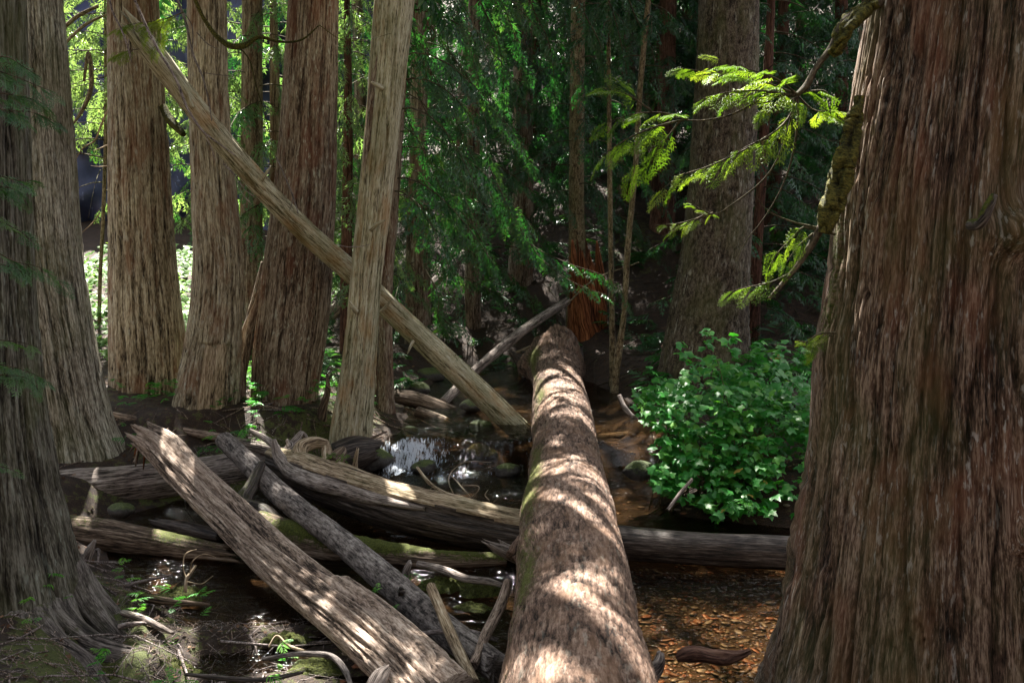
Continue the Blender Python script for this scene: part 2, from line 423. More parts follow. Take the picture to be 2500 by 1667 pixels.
def rock_material():
    m, nt, b = nodes('mossy_rock')
    pos = N(nt, 'ShaderNodeNewGeometry').outputs['Position']
    nz = N(nt, 'ShaderNodeSeparateXYZ'); nt.links.new(N(nt, 'ShaderNodeNewGeometry').outputs['Normal'], nz.inputs[0])
    n = tex(nt, pos, 12, (1, 1, 1), 5, 0.7); n2 = tex(nt, pos, 50, (1, 1, 1), 3, 0.7)
    c = ramp(nt, n, [(0.35, (0.02, 0.017, 0.015)), (0.65, (0.09, 0.08, 0.075))])
    f = ramp(nt, math_(nt, 'ADD', nz.outputs[2], math_(nt, 'MULTIPLY', math_(nt, 'SUBTRACT', n, 0.5), 1.5)), [(0.45, (0, 0, 0)), (0.7, (1, 1, 1))])
    c = mixc(nt, f, c, ramp(nt, n2, [(0.3, (0.03, 0.05, 0.01)), (0.7, (0.11, 0.14, 0.03))]))
    nt.links.new(c, b.inputs['Base Color']); b.inputs['Roughness'].default_value = 0.6
    bp = N(nt, 'ShaderNodeBump'); bp.inputs['Strength'].default_value = 0.8; bp.inputs['Distance'].default_value = 0.03
    nt.links.new(n2, bp.inputs['Height']); nt.links.new(bp.outputs[0], b.inputs['Normal'])
    return m
M['rock'] = rock_material()
def cliff_material():
    m, nt, b = nodes('wet_cliff_rock')
    pos = N(nt, 'ShaderNodeNewGeometry').outputs['Position']
    n = tex(nt, pos, 0.9, (1, 1, 0.5), 7, 0.65); st = tex(nt, pos, 6, (1, 1, 0.07), 4, 0.6)
    c = ramp(nt, n, [(0.3, (0.010, 0.012, 0.03)), (0.6, (0.03, 0.038, 0.095)), (0.75, (0.06, 0.075, 0.16))])  # dark rock, with the blue of skylit shade put into its colour
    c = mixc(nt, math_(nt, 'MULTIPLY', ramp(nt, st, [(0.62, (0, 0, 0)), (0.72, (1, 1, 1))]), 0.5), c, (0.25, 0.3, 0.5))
    nt.links.new(c, b.inputs['Base Color']); b.inputs['Roughness'].default_value = 0.5
    return m
M['cliff'] = cliff_material()

# ------------------------------------------------------------------ terrain
YL = np.array([0, 4.5, 5.5, 6.5, 8, 9.4, 10.3, 11, 11.6, 12.3, 15, 17.5])
XL = np.array([-1.6, -1.9, -2.1, -2.55, -3.3, -4.2, -3.6, -2.3, -1.75, -1.5, -1.35, -1.0])
YR = np.array([0, 4, 5, 6.5, 8.6, 9.3, 9.8, 11, 12, 15, 17.5])
XR = np.array([1.8, 1.9, 2.05, 2.5, 3.3, 3.2, 1.85, 1.95, 2.0, 1.5, 0.7])
def wlevel(x, y):
    e = 11.75 + 0.10 * x + 0.12 * np.sin(x * 5)
    return 0.30 * sstep(e - 0.28, e + 0.22, y) + 0.03 * sstep(12.5, 17, y)
def ground_z(x, y):
    x = np.asarray(x, float); y = np.asarray(y, float)
    xl = np.interp(y, YL, XL); xr = np.interp(y, YR, XR)
    wob = 0.22 * noise(x * 1.3, y * 1.3, 0, 31)
    d = np.maximum(xl - x, x - xr) + wob
    w = wlevel(x, y)
    bed = w - 0.20 * sstep(0.05, -0.5, d)
    bank = w + 0.03 + 0.36 * sstep(0.0, 0.9, d) + 0.05 * np.clip(d - 0.9, 0, 30)
    z = np.where(d < 0, bed, bank)
    t = sstep(-0.12, 0.15, d); z = bed * (1 - t) + bank * t
    mud = sstep(-0.3, -0.9, x) * sstep(8.3, 7.0, y) * sstep(0.3, -0.1, d)
    z = z + mud * (0.205 + 0.14 * fbm(x * 2.0, y * 3.2, 0, 41, 3))
    mud2 = sstep(0.3, -0.1, x) * sstep(7.6, 7.0, y) * (1 - sstep(-0.3, -0.9, x)) * 0.12
    z = z + mud2
    # banks: rise towards the viewer, hillside behind the stream, low flat on the left
    z = z + 1.35 * sstep(4.4, 0.5, y) + 0.05 * np.clip(-y, 0, 30)
    hill = np.clip(y - 17.6 + 0.08 * x, 0, 200) * (0.10 + 0.36 * sstep(-7.0, -2.0, x)) + np.clip(y - 27, 0, 200) * 0.30 * sstep(-2, -8, x)
    z = z + hill
    z = z + 0.35 * sstep(4, 9, np.abs(x)) * sstep(5, 9, y) + 0.8 * np.clip(-y - 2.0, 0, 14) + 0.55 * np.clip(x - 5.5, 0, 14) * sstep(17, 11, y) + 0.5 * np.clip(-x - 6.0, 0, 14) * sstep(9, 5, y)  # steep unseen slopes behind and beside the viewer, added to block low sky
    z = z + 0.05 * fbm(x * 1.7, y * 1.7, 0, 51, 3) * sstep(-0.2, 0.4, d) + 0.018 * noise(x * 9, y * 9, 0, 52)
    z = z + 0.30 * fbm(x * 0.45, y * 0.45, 0, 53, 3) * sstep(15, 19, y)
    return z
def gz(x, y): return float(ground_z(np.array([x]), np.array([y]))[0])
def spaced(pts): # piecewise spacing: [(start, step), ...] to last start
    out = []
    for (a, st), (b, _) in zip(pts[:-1], pts[1:]):
        out.append(np.arange(a, b - st * 0.3, st))
    out.append(np.array([pts[-1][0]]))
    return np.concatenate(out)
gx = spaced([(-80, 6), (-20, 1.0), (-10, 0.25), (-4.5, 0.06), (3.6, 0.25), (10, 1.0), (20, 6), (80, 1)])
gy = spaced([(-40, 6), (-6, 1.0), (3, 0.12), (4.6, 0.05), (9, 0.07), (13, 0.12), (20, 0.35), (30, 1.5), (60, 6), (120, 1)])
X, Y = np.meshgrid(gx, gy)
Z = ground_z(X, Y)
def gridfaces(nx, ny):
    i, j = np.meshgrid(np.arange(ny - 1), np.arange(nx - 1), indexing='ij')
    return np.stack([i * nx + j, i * nx + j + 1, (i + 1) * nx + j + 1, (i + 1) * nx + j], -1).reshape(-1, 4)
xl = np.interp(Y, YL, XL); xr = np.interp(Y, YR, XR); D = np.maximum(xl - X, X - xr)
gmoss = 0.12 + 0.30 * sstep(-0.2, 0.3, D) * sstep(1.2, 0.4, D) + 0.34 * sstep(-0.6, -1.2, X) * sstep(8.4, 7.4, Y)
gmoss = gmoss + 0.28 * sstep(-1.4, -2.4, X) * sstep(9.6, 10.6, Y) * sstep(16, 13.5, Y)
gmoss = gmoss + 0.45 * np.exp(-(((X - 2.5) / 1.0) ** 2 + ((Y - 21) / 2.0) ** 2)) - 0.25 * sstep(14, 17, Y) * sstep(3, 1, X) * sstep(-5, -3, X)
gmoss = gmoss * sstep(-0.12, -0.02, Z - wlevel(X, Y))
gravel = (0.25 + 0.75 * sstep(10.0, 8.8, Y)) * sstep(0.3, -0.3, D) * sstep(-0.02, -0.09, Z - wlevel(X, Y))
ground = obj('ground', mesh('ground', np.stack([X, Y, Z], -1).reshape(-1, 3), [gridfaces(len(gx), len(gy))], {'moss': gmoss.ravel(), 'gravel': gravel.ravel()}, True, M['ground']))
tag(ground, 'dark brown forest floor with mud, needle litter and moss', 'ground', kind='structure')

wx = spaced([(-4.6, .09), (-2.2, .03), (.9, .08), (3.7, 1)]); wy = spaced([(2.5, 0.09), (10.8, .03), (12.4, .09), (13, 0.12), (17.5, 1)])
WX, WY = np.meshgrid(wx, wy)
wl = wlevel(WX, WY)
e = 11.75 + 0.10 * WX + 0.12 * np.sin(WX * 5)
slope = sstep(0.42, 0.05, np.abs(WY - e + 0.03))
foam = slope * (0.75 * np.exp(-((WX + 1.25) / 0.42) ** 2) + 0.40 * np.exp(-((WX - 0.55) / 0.25) ** 2) + 0.12)
foam = foam + 0.34 * np.exp(-(((WX + 0.75) / 0.75) ** 2 + ((WY - 11.25) / 0.16) ** 2)) + 0.22 * np.exp(-(((WX + 0.3) / 0.6) ** 2 + ((WY - 12.9) / 0.3) ** 2))
wz = wl + 0.010 * fbm(WX * 5, WY * 8, 0, 61, 3) + slope * 0.10 * fbm(WX * 11, WY * 4, 0, 62, 3) + 0.06 * foam * (1 + noise(WX * 18, WY * 18, 0, 64))
water = obj('stream_water', mesh('stream_water', np.stack([WX, WY, wz], -1).reshape(-1, 3), [gridfaces(len(wx), len(wy))], {'foam': foam.ravel()}, True, M['water']))
tag(water, 'clear shallow stream water with a small white cascade', 'stream', kind='structure')

# cliff far on the left with the seeping fall
cu = np.linspace(-24, -3.5, 110); cv = np.linspace(-0.5, 12, 80)
CU, CV = np.meshgrid(cu, cv)
CY = 27.5 + 0.10 * (CU + 10) + 1.8 * fbm(CU * 0.35, CV * 0.28, 0, 71, 4) + 0.5 * fbm(CU * 1.6, CV * 1.0, 3, 72, 3) + 0.18 * CV + 5 * sstep(-7, -3.5, CU)
cl = obj('cliff', mesh('cliff', np.stack([CU, CY, CV], -1).reshape(-1, 3), [gridfaces(len(cu), len(cv))], None, True, M['cliff']))
tag(cl, 'dark blue shaded rock face with trickling water behind the left trunks', 'cliff', kind='structure')

# ------------------------------------------------------------------ where the sun reaches down through the crowns
LIT = []
def lit(p, r): LIT.append((np.asarray(p, float), r))
for px, py, z, r in [(355, 1075, 0.95, .22), (420, 1110, 0.9, .2), (505, 1240, 0.8, .12), (560, 1215, 0.8, .16), (700, 1400, 0.65, .2), (740, 1440, 0.6, .18),
                     (790, 1480, .55, .14), (850, 1540, .5, .14), (640, 1300, .7, .12), (940, 1570, .5, .14), (985, 1620, .5, .12),
                     (1385, 1040, .8, .10), (1375, 1080, .85, .10), (1380, 1130, .9, .25), (1390, 1225, .95, .28), (1420, 1262, 1.0, .25), (1330, 1240, .95, .2), (1480, 1240, .95, .18),
                     (1310, 1465, 1.0, .14), (1400, 1510, 1.0, .24), (1450, 1550, 1.0, .18), (1390, 1635, 1.05, .22), (1480, 1420, 1.0, .10), (1510, 1400, .9, .14), (1330, 1560, 1.0, .10),
                     (800, 1165, .5, .2), (880, 1190, .5, .2), (970, 1215, .45, .22), (1060, 1235, .45, .22), (1150, 1255, .45, .22), (1230, 1270, .45, .2),
                     (760, 1110, .5, .16), (815, 1085, .6, .22), (840, 1130, .5, .15),
                     (292, 1155, .45, .16), (310, 1250, .2, .14), (330, 1300, .3, .14), (360, 1315, .3, .12), (520, 1335, .3, .10), (640, 1120, .8, .12), (570, 1070, .6, .1),
                     (1640, 1460, -.1, .3), (1740, 1490, -.1, .35), (1850, 1500, -.1, .35), (1680, 1560, -.1, .32), (1800, 1590, -.1, .35), (1880, 1450, -.1, .25), (1660, 1640, -.1, .3), (1800, 1650, -.1, .3), (1620, 1540, -.1, .2),
                     (440, 1425, .05, 0.31), (470, 1450, .05, 0.25), (400, 1590, .05, 0.28), (460, 1640, .05, 0.35), (760, 1590, .05, .14), (590, 1510, .05, 0.17), (1180, 1420, .02, .2), (1150, 1460, .1, .14), (1100, 1400, .02, .1), (330, 1630, .1, 0.28),
                     (950, 1110, .2, .3), (1050, 1150, .1, .25), (1150, 1090, .3, .2), (960, 1350, .2, .15)]:
    lit(G(px, py, z), r * (1.45 if py < 1640 and px < 1260 and z > .4 else 1.5 if z > .78 else .8 if z < 0 else 1.15))
for px, py, d, r in [(205, 120, 17, 1.5), (160, 40, 17, 1.4), (420, 100, 17, 0.8), (600, 150, 17, 1.2), (830, 250, 16, 1.0), (230, 800, 15, 1.3), (240, 650, 20, 1.6), (235, 920, 13, .7), (245, 1010, 12, .5), (440, 800, 15, .6),
                     (640, 650, 12.6, .4), (620, 780, 12.6, .3), (595, 860, 12.6, .25), (580, 930, 12.6, .2), (1070, 625, 20, .5), (1000, 640, 19, .4), (1180, 320, 22, .5), (1540, 370, 23, .35), (1530, 310, 25, .35),
                     (1050, 640, 15.5, .3), (1180, 560, 15.5, .3), (1000, 380, 15.5, .3), (1050, 850, 18, .3),
                     (1660, 1015, 9.6, .14), (1735, 1020, 9.6, .12), (1850, 970, 9.7, .12), (1850, 1095, 9.3, .12), (1900, 1190, 9.2, .12), (1600, 1175, 9.6, .15), (1790, 945, 9.8, .1),
                     (2080, 330, 5.6, .14), (2060, 470, 5.6, .14), (2095, 230, 5.6, .12), (1900, 330, 5.0, .35), (1740, 200, 5.0, .35), (1750, 370, 5.0, .3), (1850, 640, 5.0, .3),
                     (820, 950, 13.5, .3), (1300, 850, 16, .2), (500, 60, 10.5, .2), (420, 200, 11, .25), (330, 80, 10.8, .25), (560, 330, 11.5, .2), (700, 520, 11.9, .15), (960, 100, 12, .2), (415, 300, 12.4, .25)]:
    lit(P(px, py, d), r)
for q in np.linspace(0, 1, 16):      # the split log lies in one long shaft of sun
    lit(G(830 + 440 * q, 1165 + 98 * q, .62 - .06 * q), .34); lit(G(840 + 420 * q, 1195 + 88 * q, .55), .28)
_r = np.random.default_rng(99)
for _ in range(60): lit(P(_r.uniform(910, 1430), _r.uniform(-20, 640), _r.uniform(13.8, 17)), _r.uniform(.18, .42))
for _ in range(16): lit(P(_r.uniform(1840, 2030), _r.uniform(0, 780), _r.uniform(15.5, 17.5)), _r.uniform(.12, .3))
for _ in range(15): lit(P(_r.uniform(1580, 1990), _r.uniform(850, 1200), 9.9), _r.uniform(.06, .13))
LC = np.array([c for c, r in LIT]); LR = np.array([r for c, r in LIT])
def clear(p):                   # True where a spray would not shade a sun fleck
    out = np.ones(len(p), bool)
    for a in range(0, len(p), 4000):
        v = p[a:a + 4000, None, :] - LC[None]
        t = v @ SUN
        d2 = (v ** 2).sum(-1) - t ** 2
        hit = (d2 < (LR + 0.10) ** 2) & (t > 0.9)
        out[a:a + 4000] = ~hit.any(1)
    return out

# ------------------------------------------------------------------ foliage
def kite(p, d, n, L, w, droop):
    side = np.cross(n, d)
    m = p + d * L * 0.45
    return [p, m + side * w, p + d * L - n * droop * L, m - side * w]
def spray_template(pairs, sub, wid, seed):
    r = np.random.default_rng(seed); V = []; Fc = []; TT = []
    n = np.array([0, 0, 1.0])
    def add(q, t):
        b = len(V); V.extend(q); Fc.append((b, b + 1, b + 2)); Fc.append((b, b + 2, b + 3)); TT.extend(t)
    for k in range(pairs):
        t = (k + 0.4) / pairs
        for sgn in (1, -1):
            p = np.array([t, 0, -0.28 * t * t])
            a = math.radians(52 - 14 * t + r.uniform(-8, 8)) * sgn
            L = (0.46 * (1 - t) ** 0.7 + 0.12) * r.uniform(0.8, 1.15)
            d = np.array([math.cos(a), math.sin(a), -0.25 + r.uniform(-.12, .12)]); d /= np.linalg.norm(d)
            if sub == 0:
                add(kite(p, d, n, L, wid, 0.25), (0.35, 0.45, 0.8, 0.45))
            else:
                add(kite(p, d, n, L, wid * 0.5, 0.2), (0.3, 0.4, 0.7, 0.4))
                for q in range(sub):
                    u = (q + 0.7) / (sub + 0.6)
                    for s2 in (1, -1):
                        a2 = a + s2 * math.radians(44)
                        d2 = np.array([math.cos(a2), math.sin(a2), -0.3 + r.uniform(-.1, .1)]); d2 /= np.linalg.norm(d2)
                        add(kite(p + d * L * u, d2, n, L * 0.42 * (1 - 0.65 * u), wid * 0.75, 0.2), (0.35, 0.5, 0.9, 0.5))
    add(kite(np.array([0.8, 0, -0.18]), np.array([0.92, 0, -0.38]), n, 0.3, wid, 0.2), (0.5, 0.6, 1.0, 0.6))
    return np.array(V), np.array(Fc), np.array(TT)
def fan_template(pairs, wid, seed):
    """a flat feathery spray: side branchlets that each fork into three"""
    r = np.random.default_rng(seed); V = []; Fc = []; TT = []; n = np.array([0, 0, 1.0])
    def add(q, t):
        b = len(V); V.extend(q); Fc.append((b, b + 1, b + 2)); Fc.append((b, b + 2, b + 3)); TT.extend(t)
    for k in range(pairs):
        t = (k + 0.3) / pairs
        for sgn in (1, -1):
            if r.uniform() < 0.08: continue
            p = np.array([t, 0, -0.30 * t * t]); a = math.radians(50 - 12 * t + r.uniform(-14, 14)) * sgn
            L = (0.40 * (1 - t) ** 0.6 + 0.12) * r.uniform(0.65, 1.2)
            def dirn(a, z): d = np.array([math.cos(a), math.sin(a), z]); return d / np.linalg.norm(d)
            d = dirn(a, -0.3 + r.uniform(-.2, .2))
            add(kite(p, d, n, L, wid, 0.25), (0.3, 0.45, 0.85, 0.45))
            for s2, u in ((1, .30), (-1, .45)):
                d2 = dirn(a + s2 * math.radians(r.uniform(32, 52)), -0.35 + r.uniform(-.2, .2))
                add(kite(p + d * L * u, d2, n, L * r.uniform(.4, .6), wid * .9, 0.25), (0.35, 0.5, 0.9, 0.5))
    add(kite(np.array([0.85, 0, -0.2]), np.array([0.9, 0, -0.42]), n, 0.28, wid, 0.2), (0.5, 0.6, 1.0, 0.6))
    return np.array(V), np.array(Fc), np.array(TT)
FAR = [spray_template(6, 0, 0.045, s) for s in range(3)]
MID = [fan_template(5, 0.030, s + 10) for s in range(4)]
FINE = [spray_template(8, 3, 0.019, s + 20) for s in range(3)]
COARSE = [spray_template(5, 0, 0.085, s + 30) for s in range(2)]
def place(tmpl, o, xd, nn, sc, tint, rg):
    """copies of spray templates: origins o, direction xd, normal nn, size sc"""
    Vs, Fs, Ts = [], [], []; base = 0
    xd = xd / np.linalg.norm(xd, axis=1)[:, None]
    yd = np.cross(nn, xd); yd /= np.maximum(np.linalg.norm(yd, axis=1), 1e-6)[:, None]
    zd = np.cross(xd, yd)
    which = rg.integers(0, len(tmpl), len(o))
    for k, (tv, tf, tt) in enumerate(tmpl):
        i = np.where(which == k)[0]
        if not len(i): continue
        Mx = np.stack([xd[i], yd[i], zd[i]], -1) * sc[i][:, None, None]
        V = np.einsum('nij,kj->nki', Mx, tv) + o[i][:, None, :]
        Vs.append(V.reshape(-1, 3))
        Fs.append((tf[None] + (np.arange(len(i)) * len(tv))[:, None, None]).reshape(-1, tf.shape[1]) + base)
        Ts.append((tint[i][:, None] + (tt[None] - 0.5) * 0.35).ravel())
        base += len(i) * len(tv)
    return np.vstack(Vs), np.vstack(Fs), np.concatenate(Ts)
def branch_path(p0, az, L, rise, droop, rg, n=7):
    t = np.linspace(0, 1, n)
    h = np.array([math.cos(az), math.sin(az), 0]); sd = np.array([-h[1], h[0], 0])
    bend = rg.uniform(-0.25, 0.25)
    return p0 + np.outer(t, h) * L + np.outer(t ** 2, sd) * bend * L + np.outer(rise * t - droop * t ** 2, [0, 0, 1]) * L
def limb_mesh(paths, r0, sides=4):
    Vs, Qs = [], []; base = 0
    for p, r in zip(paths, r0):
        n = len(p); T = np.gradient(p, axis=0); T /= np.maximum(np.linalg.norm(T, axis=1), 1e-9)[:, None]
        ref = np.array([0.1, 0.2, 1.0]) if abs(T[0][2]) < 0.9 else np.array([1.0, 0.1, 0])
        A = np.cross(T, ref); A /= np.linalg.norm(A, axis=1)[:, None]; B = np.cross(T, A)
        rr = r * np.linspace(1, 0.22, n)
        a = np.arange(sides) * 2 * math.pi / sides
        V = p[:, None, :] + (np.cos(a)[None, :, None] * A[:, None] + np.sin(a)[None, :, None] * B[:, None]) * rr[:, None, None]
        i, j = np.meshgrid(np.arange(n - 1), np.arange(sides), indexing='ij'); j2 = (j + 1) % sides
        Qs.append(np.stack([i * sides + j, (i + 1) * sides + j, (i + 1) * sides + j2, i * sides + j2], -1).reshape(-1, 4) + base)
        Vs.append(V.reshape(-1, 3)); base += n * sides
    return np.vstack(Vs), np.vstack(Qs)
def limb_attrs(V): return {'bh': np.full(len(V), 0.6), 'bc': V, 'moss': np.zeros(len(V))}
def foliage_on(paths, per_m, size, rg, t0=0.2, hang=0.5, spread=1.0):
    O, XD, NN, SC = [], [], [], []
    for p in paths:
        seg = np.linalg.norm(np.diff(p, axis=0), axis=1); L = seg.sum(); cum = np.concatenate([[0], np.cumsum(seg)]) / L
        n = max(3, int(L * per_m))
        t = t0 + (1 - t0) * (np.arange(n) + rg.uniform(0, 1, n)) / n
        t = np.clip(t, 0, 0.999)
        q = np.stack([np.interp(t, cum, p[:, k]) for k in range(3)], -1)
        d = np.stack([np.interp(np.minimum(t + 0.08, 1), cum, p[:, k]) - np.interp(np.maximum(t - 0.08, 0), cum, p[:, k]) for k in range(3)], -1)
        d /= np.linalg.norm(d, axis=1)[:, None]
        a = np.where(np.arange(n) % 2 == 0, 1, -1) * rg.uniform(0.5, 1.25, n) * spread
        a[t > 0.93] *= 0.2
        c, s_ = np.cos(a), np.sin(a)
        x = np.stack([d[:, 0] * c - d[:, 1] * s_, d[:, 0] * s_ + d[:, 1] * c, d[:, 2] - rg.uniform(0, hang, n)], -1)
        O.append(q); XD.append(x)
        nn = np.stack([rg.normal(0, 0.35, n), rg.normal(0, 0.35, n), np.ones(n)], -1); NN.append(nn)
        SC.append(size * rg.uniform(0.65, 1.2, n) * (1.05 - 0.45 * t))
    return np.vstack(O), np.vstack(XD), np.vstack(NN), np.concatenate(SC)
def crown_for(root, axis, z0, z1, n, L0, L1, tmpl, per_m, size, rg, mat='spray', rise=0.15, droop=0.55, az=None, tint=0.42, hang=0.5, limb_r=0.012, shade=True, limbs=True, t0=0.2):
    """branches and drooping sprays on a trunk axis (Nx3, ascending)"""
    zz = z0 + (z1 - z0) * (np.arange(n) + rg.uniform(0, 1, n)) / n
    paths = []
    for k, z in enumerate(zz):
        p0 = np.array([np.interp(z, axis[:, 2], axis[:, 0]), np.interp(z, axis[:, 2], axis[:, 1]), z])
        f = (z - z0) / max(z1 - z0, 1e-6)
        a = k * 2.399 + rg.uniform(-.4, .4) if az is None else rg.uniform(*az)
        paths.append(branch_path(p0, a, (L0 * (1 - f) + L1 * f) * rg.uniform(0.7, 1.15), rise + rg.uniform(-.1, .12), droop + rg.uniform(-.12, .15), rg))
    O, XD, NN, SC = foliage_on(paths, per_m, size, rg, t0=t0, hang=hang)
    if shade:
        xn = XD / np.linalg.norm(XD, axis=1)[:, None]
        k = clear(O + xn * SC[:, None] * 0.5); O, XD, NN, SC = O[k], XD[k], NN[k], SC[k]
    V, Fc, T = place(tmpl, O, XD, NN, SC, np.clip(rg.normal(tint, 0.14, len(O)), 0, 1), rg)
    part('crown', V, [Fc], M[mat], root, {'tint': T}, smooth=False)
    if limbs:
        V, Q = limb_mesh(paths, [limb_r * rg.uniform(0.7, 1.2) for _ in paths])
        part('limbs', V, [Q], M['limb'], root, limb_attrs(V))
    return paths

# ------------------------------------------------------------------ trunks
def trunk(root, rows, d, nu, style, mat, seed, amp, zbase=None, ztop=16.0, flare=0.0, flare_h=0.5, lobes=(3, 5), nv_vis=260, nv_top=24,
          ths=None, moss_base=0.0, moss_h=0.3, groove=None, extra=None, name='trunk', lean_d=0.0, top_taper=0.4, moss_side=None, top_shift=None):
    """rows: (pixel row, left edge, right edge) of the trunk as seen, d metres away"""
    c = []
    for py, a, b in rows:
        p = P((a + b) / 2, py, d)
        if lean_d: p = P((a + b) / 2, py, d + lean_d * (p[2] - 0.5))
        c.append([*p, wpx((b - a) / 2, py, d)])
    c = sorted(c, key=lambda q: q[2])
    c = [np.array(q) for q in c]
    if zbase is not None and c[0][2] > zbase:
        k = (c[0][2] - zbase) / max(c[1][2] - c[0][2], 1e-3)
        b = c[0] + (c[0] - c[1]) * k * 0.6; b[2] = zbase; b[3] = c[0][3] * (1 + 0.05 * k); c.insert(0, b)
    bot = c[0].copy(); bot[2] -= 0.35; bot[3] *= 1.05; c.insert(0, bot)
    zvis = c[-1][2]
    if ztop > zvis + 0.5:
        dirn = (c[-1] - c[-3]); dirn = dirn / max(dirn[2], 0.1)
        r0 = c[-1][3]; p = c[-1].copy()
        for f in (0.33, 0.66, 1.0):
            q = p + dirn * (ztop - zvis) * f; q[3] = r0 * (1 - (1 - top_taper) * f); q[2] = zvis + (ztop - zvis) * f
            c.append(q)
    c = np.array(c)
    L = np.concatenate([[0], np.cumsum(np.linalg.norm(np.diff(c[:, :3], axis=0), axis=1))])
    iv = np.argmin(np.abs(c[:, 2] - zvis)); fv = (L[iv] + 0.4) / L[-1] if iv < len(c) - 1 else 1.0
    ts = np.concatenate([np.linspace(0, fv, nv_vis, endpoint=False), np.linspace(fv, 1, nv_top)]) if fv < 1 else np.linspace(0, 1, nv_vis)
    t = Tube(c, nu, 0, ts=ts, ths=ths, upright=True)
    z0 = c[1][2]
    H = np.repeat((t.C[:, 2] - z0)[:, None], t.nu, 1)
    rg = np.random.default_rng(seed)
    fl = np.exp(-np.clip(H, 0, 50) / flare_h)
    lob = sum(np.cos(t.TH * k + rg.uniform(0, 6.28) + 0.25 * H) * rg.uniform(.5, 1) for k in range(lobes[0], lobes[1] + 1)) / (lobes[1] - lobes[0] + 1)
    R = t.RR * (1 + 0.035 * lob + flare * fl * (0.55 + 0.9 * lob) + 0.02 * noise(np.cos(t.TH) * 1.5, np.sin(t.TH) * 1.5, t.SS * 1.2, seed + 3))
    bcx, bcy, bs = t.cx * t.rbar, t.cy * t.rbar, t.SS.copy()
    if groove:
        for (g0, gw, gd, gk) in groove:
            dth = np.angle(np.exp(1j * (t.TH - g0 - gk * H)))
            R = R - gd * np.exp(-(dth / gw) ** 2)
    moss = moss_base * np.exp(-np.clip(H, 0, 50) / moss_h) * (0.7 + 0.6 * fbm(bcx * 3, bcy * 3, bs * 2, seed + 9, 2))
    if moss_side is not None:
        g0, gw, z_lo, z_hi, val = moss_side
        dth = np.angle(np.exp(1j * (t.TH - g0)))
        moss = moss + val * np.exp(-(dth / gw) ** 2) * sstep(z_lo - .3, z_lo + .2, t.C[:, 2])[:, None] * sstep(z_hi + .3, z_hi - .2, t.C[:, 2])[:, None]
    st = dict(t=t, H=H, R=R, bcx=bcx, bcy=bcy, bs=bs, moss=moss)
    if extra: extra(st)
    h = bark_height(style, st['bcx'], st['bcy'], st['bs'], seed)
    R = st['R'] + (h - 0.6) * amp
    V = t.pos(R); V, polys = t.faces(V)
    bc = np.stack([st['bcx'], st['bcy'], st['bs']], -1)
    part(name, V, polys, M[mat], root, {'bh': t.pad(h, V), 'bc': t.pad(bc, V), 'moss': t.pad(st['moss'], V)})
    return t
def simple_tube(name, ctrl, nu, nv, style, mat, root, seed=0, amp=0.006, moss=0.0, jag0=0.0, jag1=0.0, lob=0.06, shape=None, amp_moss=0.0, loc=None, kind=None, in0=0.02, in1=0.02, mat2=None, mask2=None):
    """a log, branch, root or stick; jag: splintered length of an end"""
    t = Tube(ctrl, nu, nv)
    rg = np.random.default_rng(seed + 100)
    R = t.RR * (1 + lob * noise(t.cx * 1.2, t.cy * 1.2, t.SS * 1.5 / max(t.rbar * 8, .2), seed + 1) + lob * 0.8 * np.cos(2 * t.TH + rg.uniform(0, 6)))
    if shape: R = shape(t, R)
    h = bark_height(style, t.cx * t.rbar, t.cy * t.rbar, t.SS, seed)
    nn = t.cy
    m = moss * np.clip(0.25 + 0.75 * nn, 0, 1) * (0.75 + 0.9 * fbm(t.cx * t.rbar * 4, t.cy * t.rbar * 4, t.SS * 2.2, seed + 4, 2)) if moss else np.zeros_like(R)
    R = R + (h - 0.5) * amp + np.clip(m, 0, 1) * amp_moss * (0.4 + 0.8 * np.abs(noise(t.cx * t.rbar * 22, t.cy * t.rbar * 22, t.SS * 22, seed + 5)))
    fade = t.SS / t.SS.max()
    if jag1:
        k = noise(t.cx * 3.5, t.cy * 3.5, 0 * t.cx, seed + 6) * 0.6 + noise(t.cx * 9, t.cy * 9, 0 * t.cx, seed + 7) * 0.4
        t.shift = t.shift + sstep(0.9, 1.0, fade) * k * jag1
    if jag0:
        k = noise(t.cx * 3.5, t.cy * 3.5, 5 + 0 * t.cx, seed + 6) * 0.6 + noise(t.cx * 9, t.cy * 9, 5 + 0 * t.cx, seed + 7) * 0.4
        t.shift = t.shift - sstep(0.1, 0.0, fade) * k * jag0
    V, polys = t.faces(t.pos(R), in0=in0 + jag0 * 0.3, in1=in1 + jag1 * 0.3)
    bc = np.stack([t.cx * t.rbar, t.cy * t.rbar, t.SS], -1)
    A = {'bh': t.pad(h, V), 'bc': t.pad(bc, V), 'moss': t.pad(m, V)}
    if root is None:
        o = obj(name, mesh(name, V - t.C[0], polys, A, True, M[mat]), None, tuple(t.C[0]))
    else:
        o = part(name, V, polys, M[mat], root, A)
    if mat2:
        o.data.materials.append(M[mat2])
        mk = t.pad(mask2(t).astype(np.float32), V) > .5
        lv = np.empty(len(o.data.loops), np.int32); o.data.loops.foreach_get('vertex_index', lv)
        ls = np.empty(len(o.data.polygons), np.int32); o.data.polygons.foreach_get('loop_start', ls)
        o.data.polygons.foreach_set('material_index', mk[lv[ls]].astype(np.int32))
    if kind: o['kind'] = kind
    return o, t
def axis_of(t): return t.C[np.argsort(t.C[:, 2])]

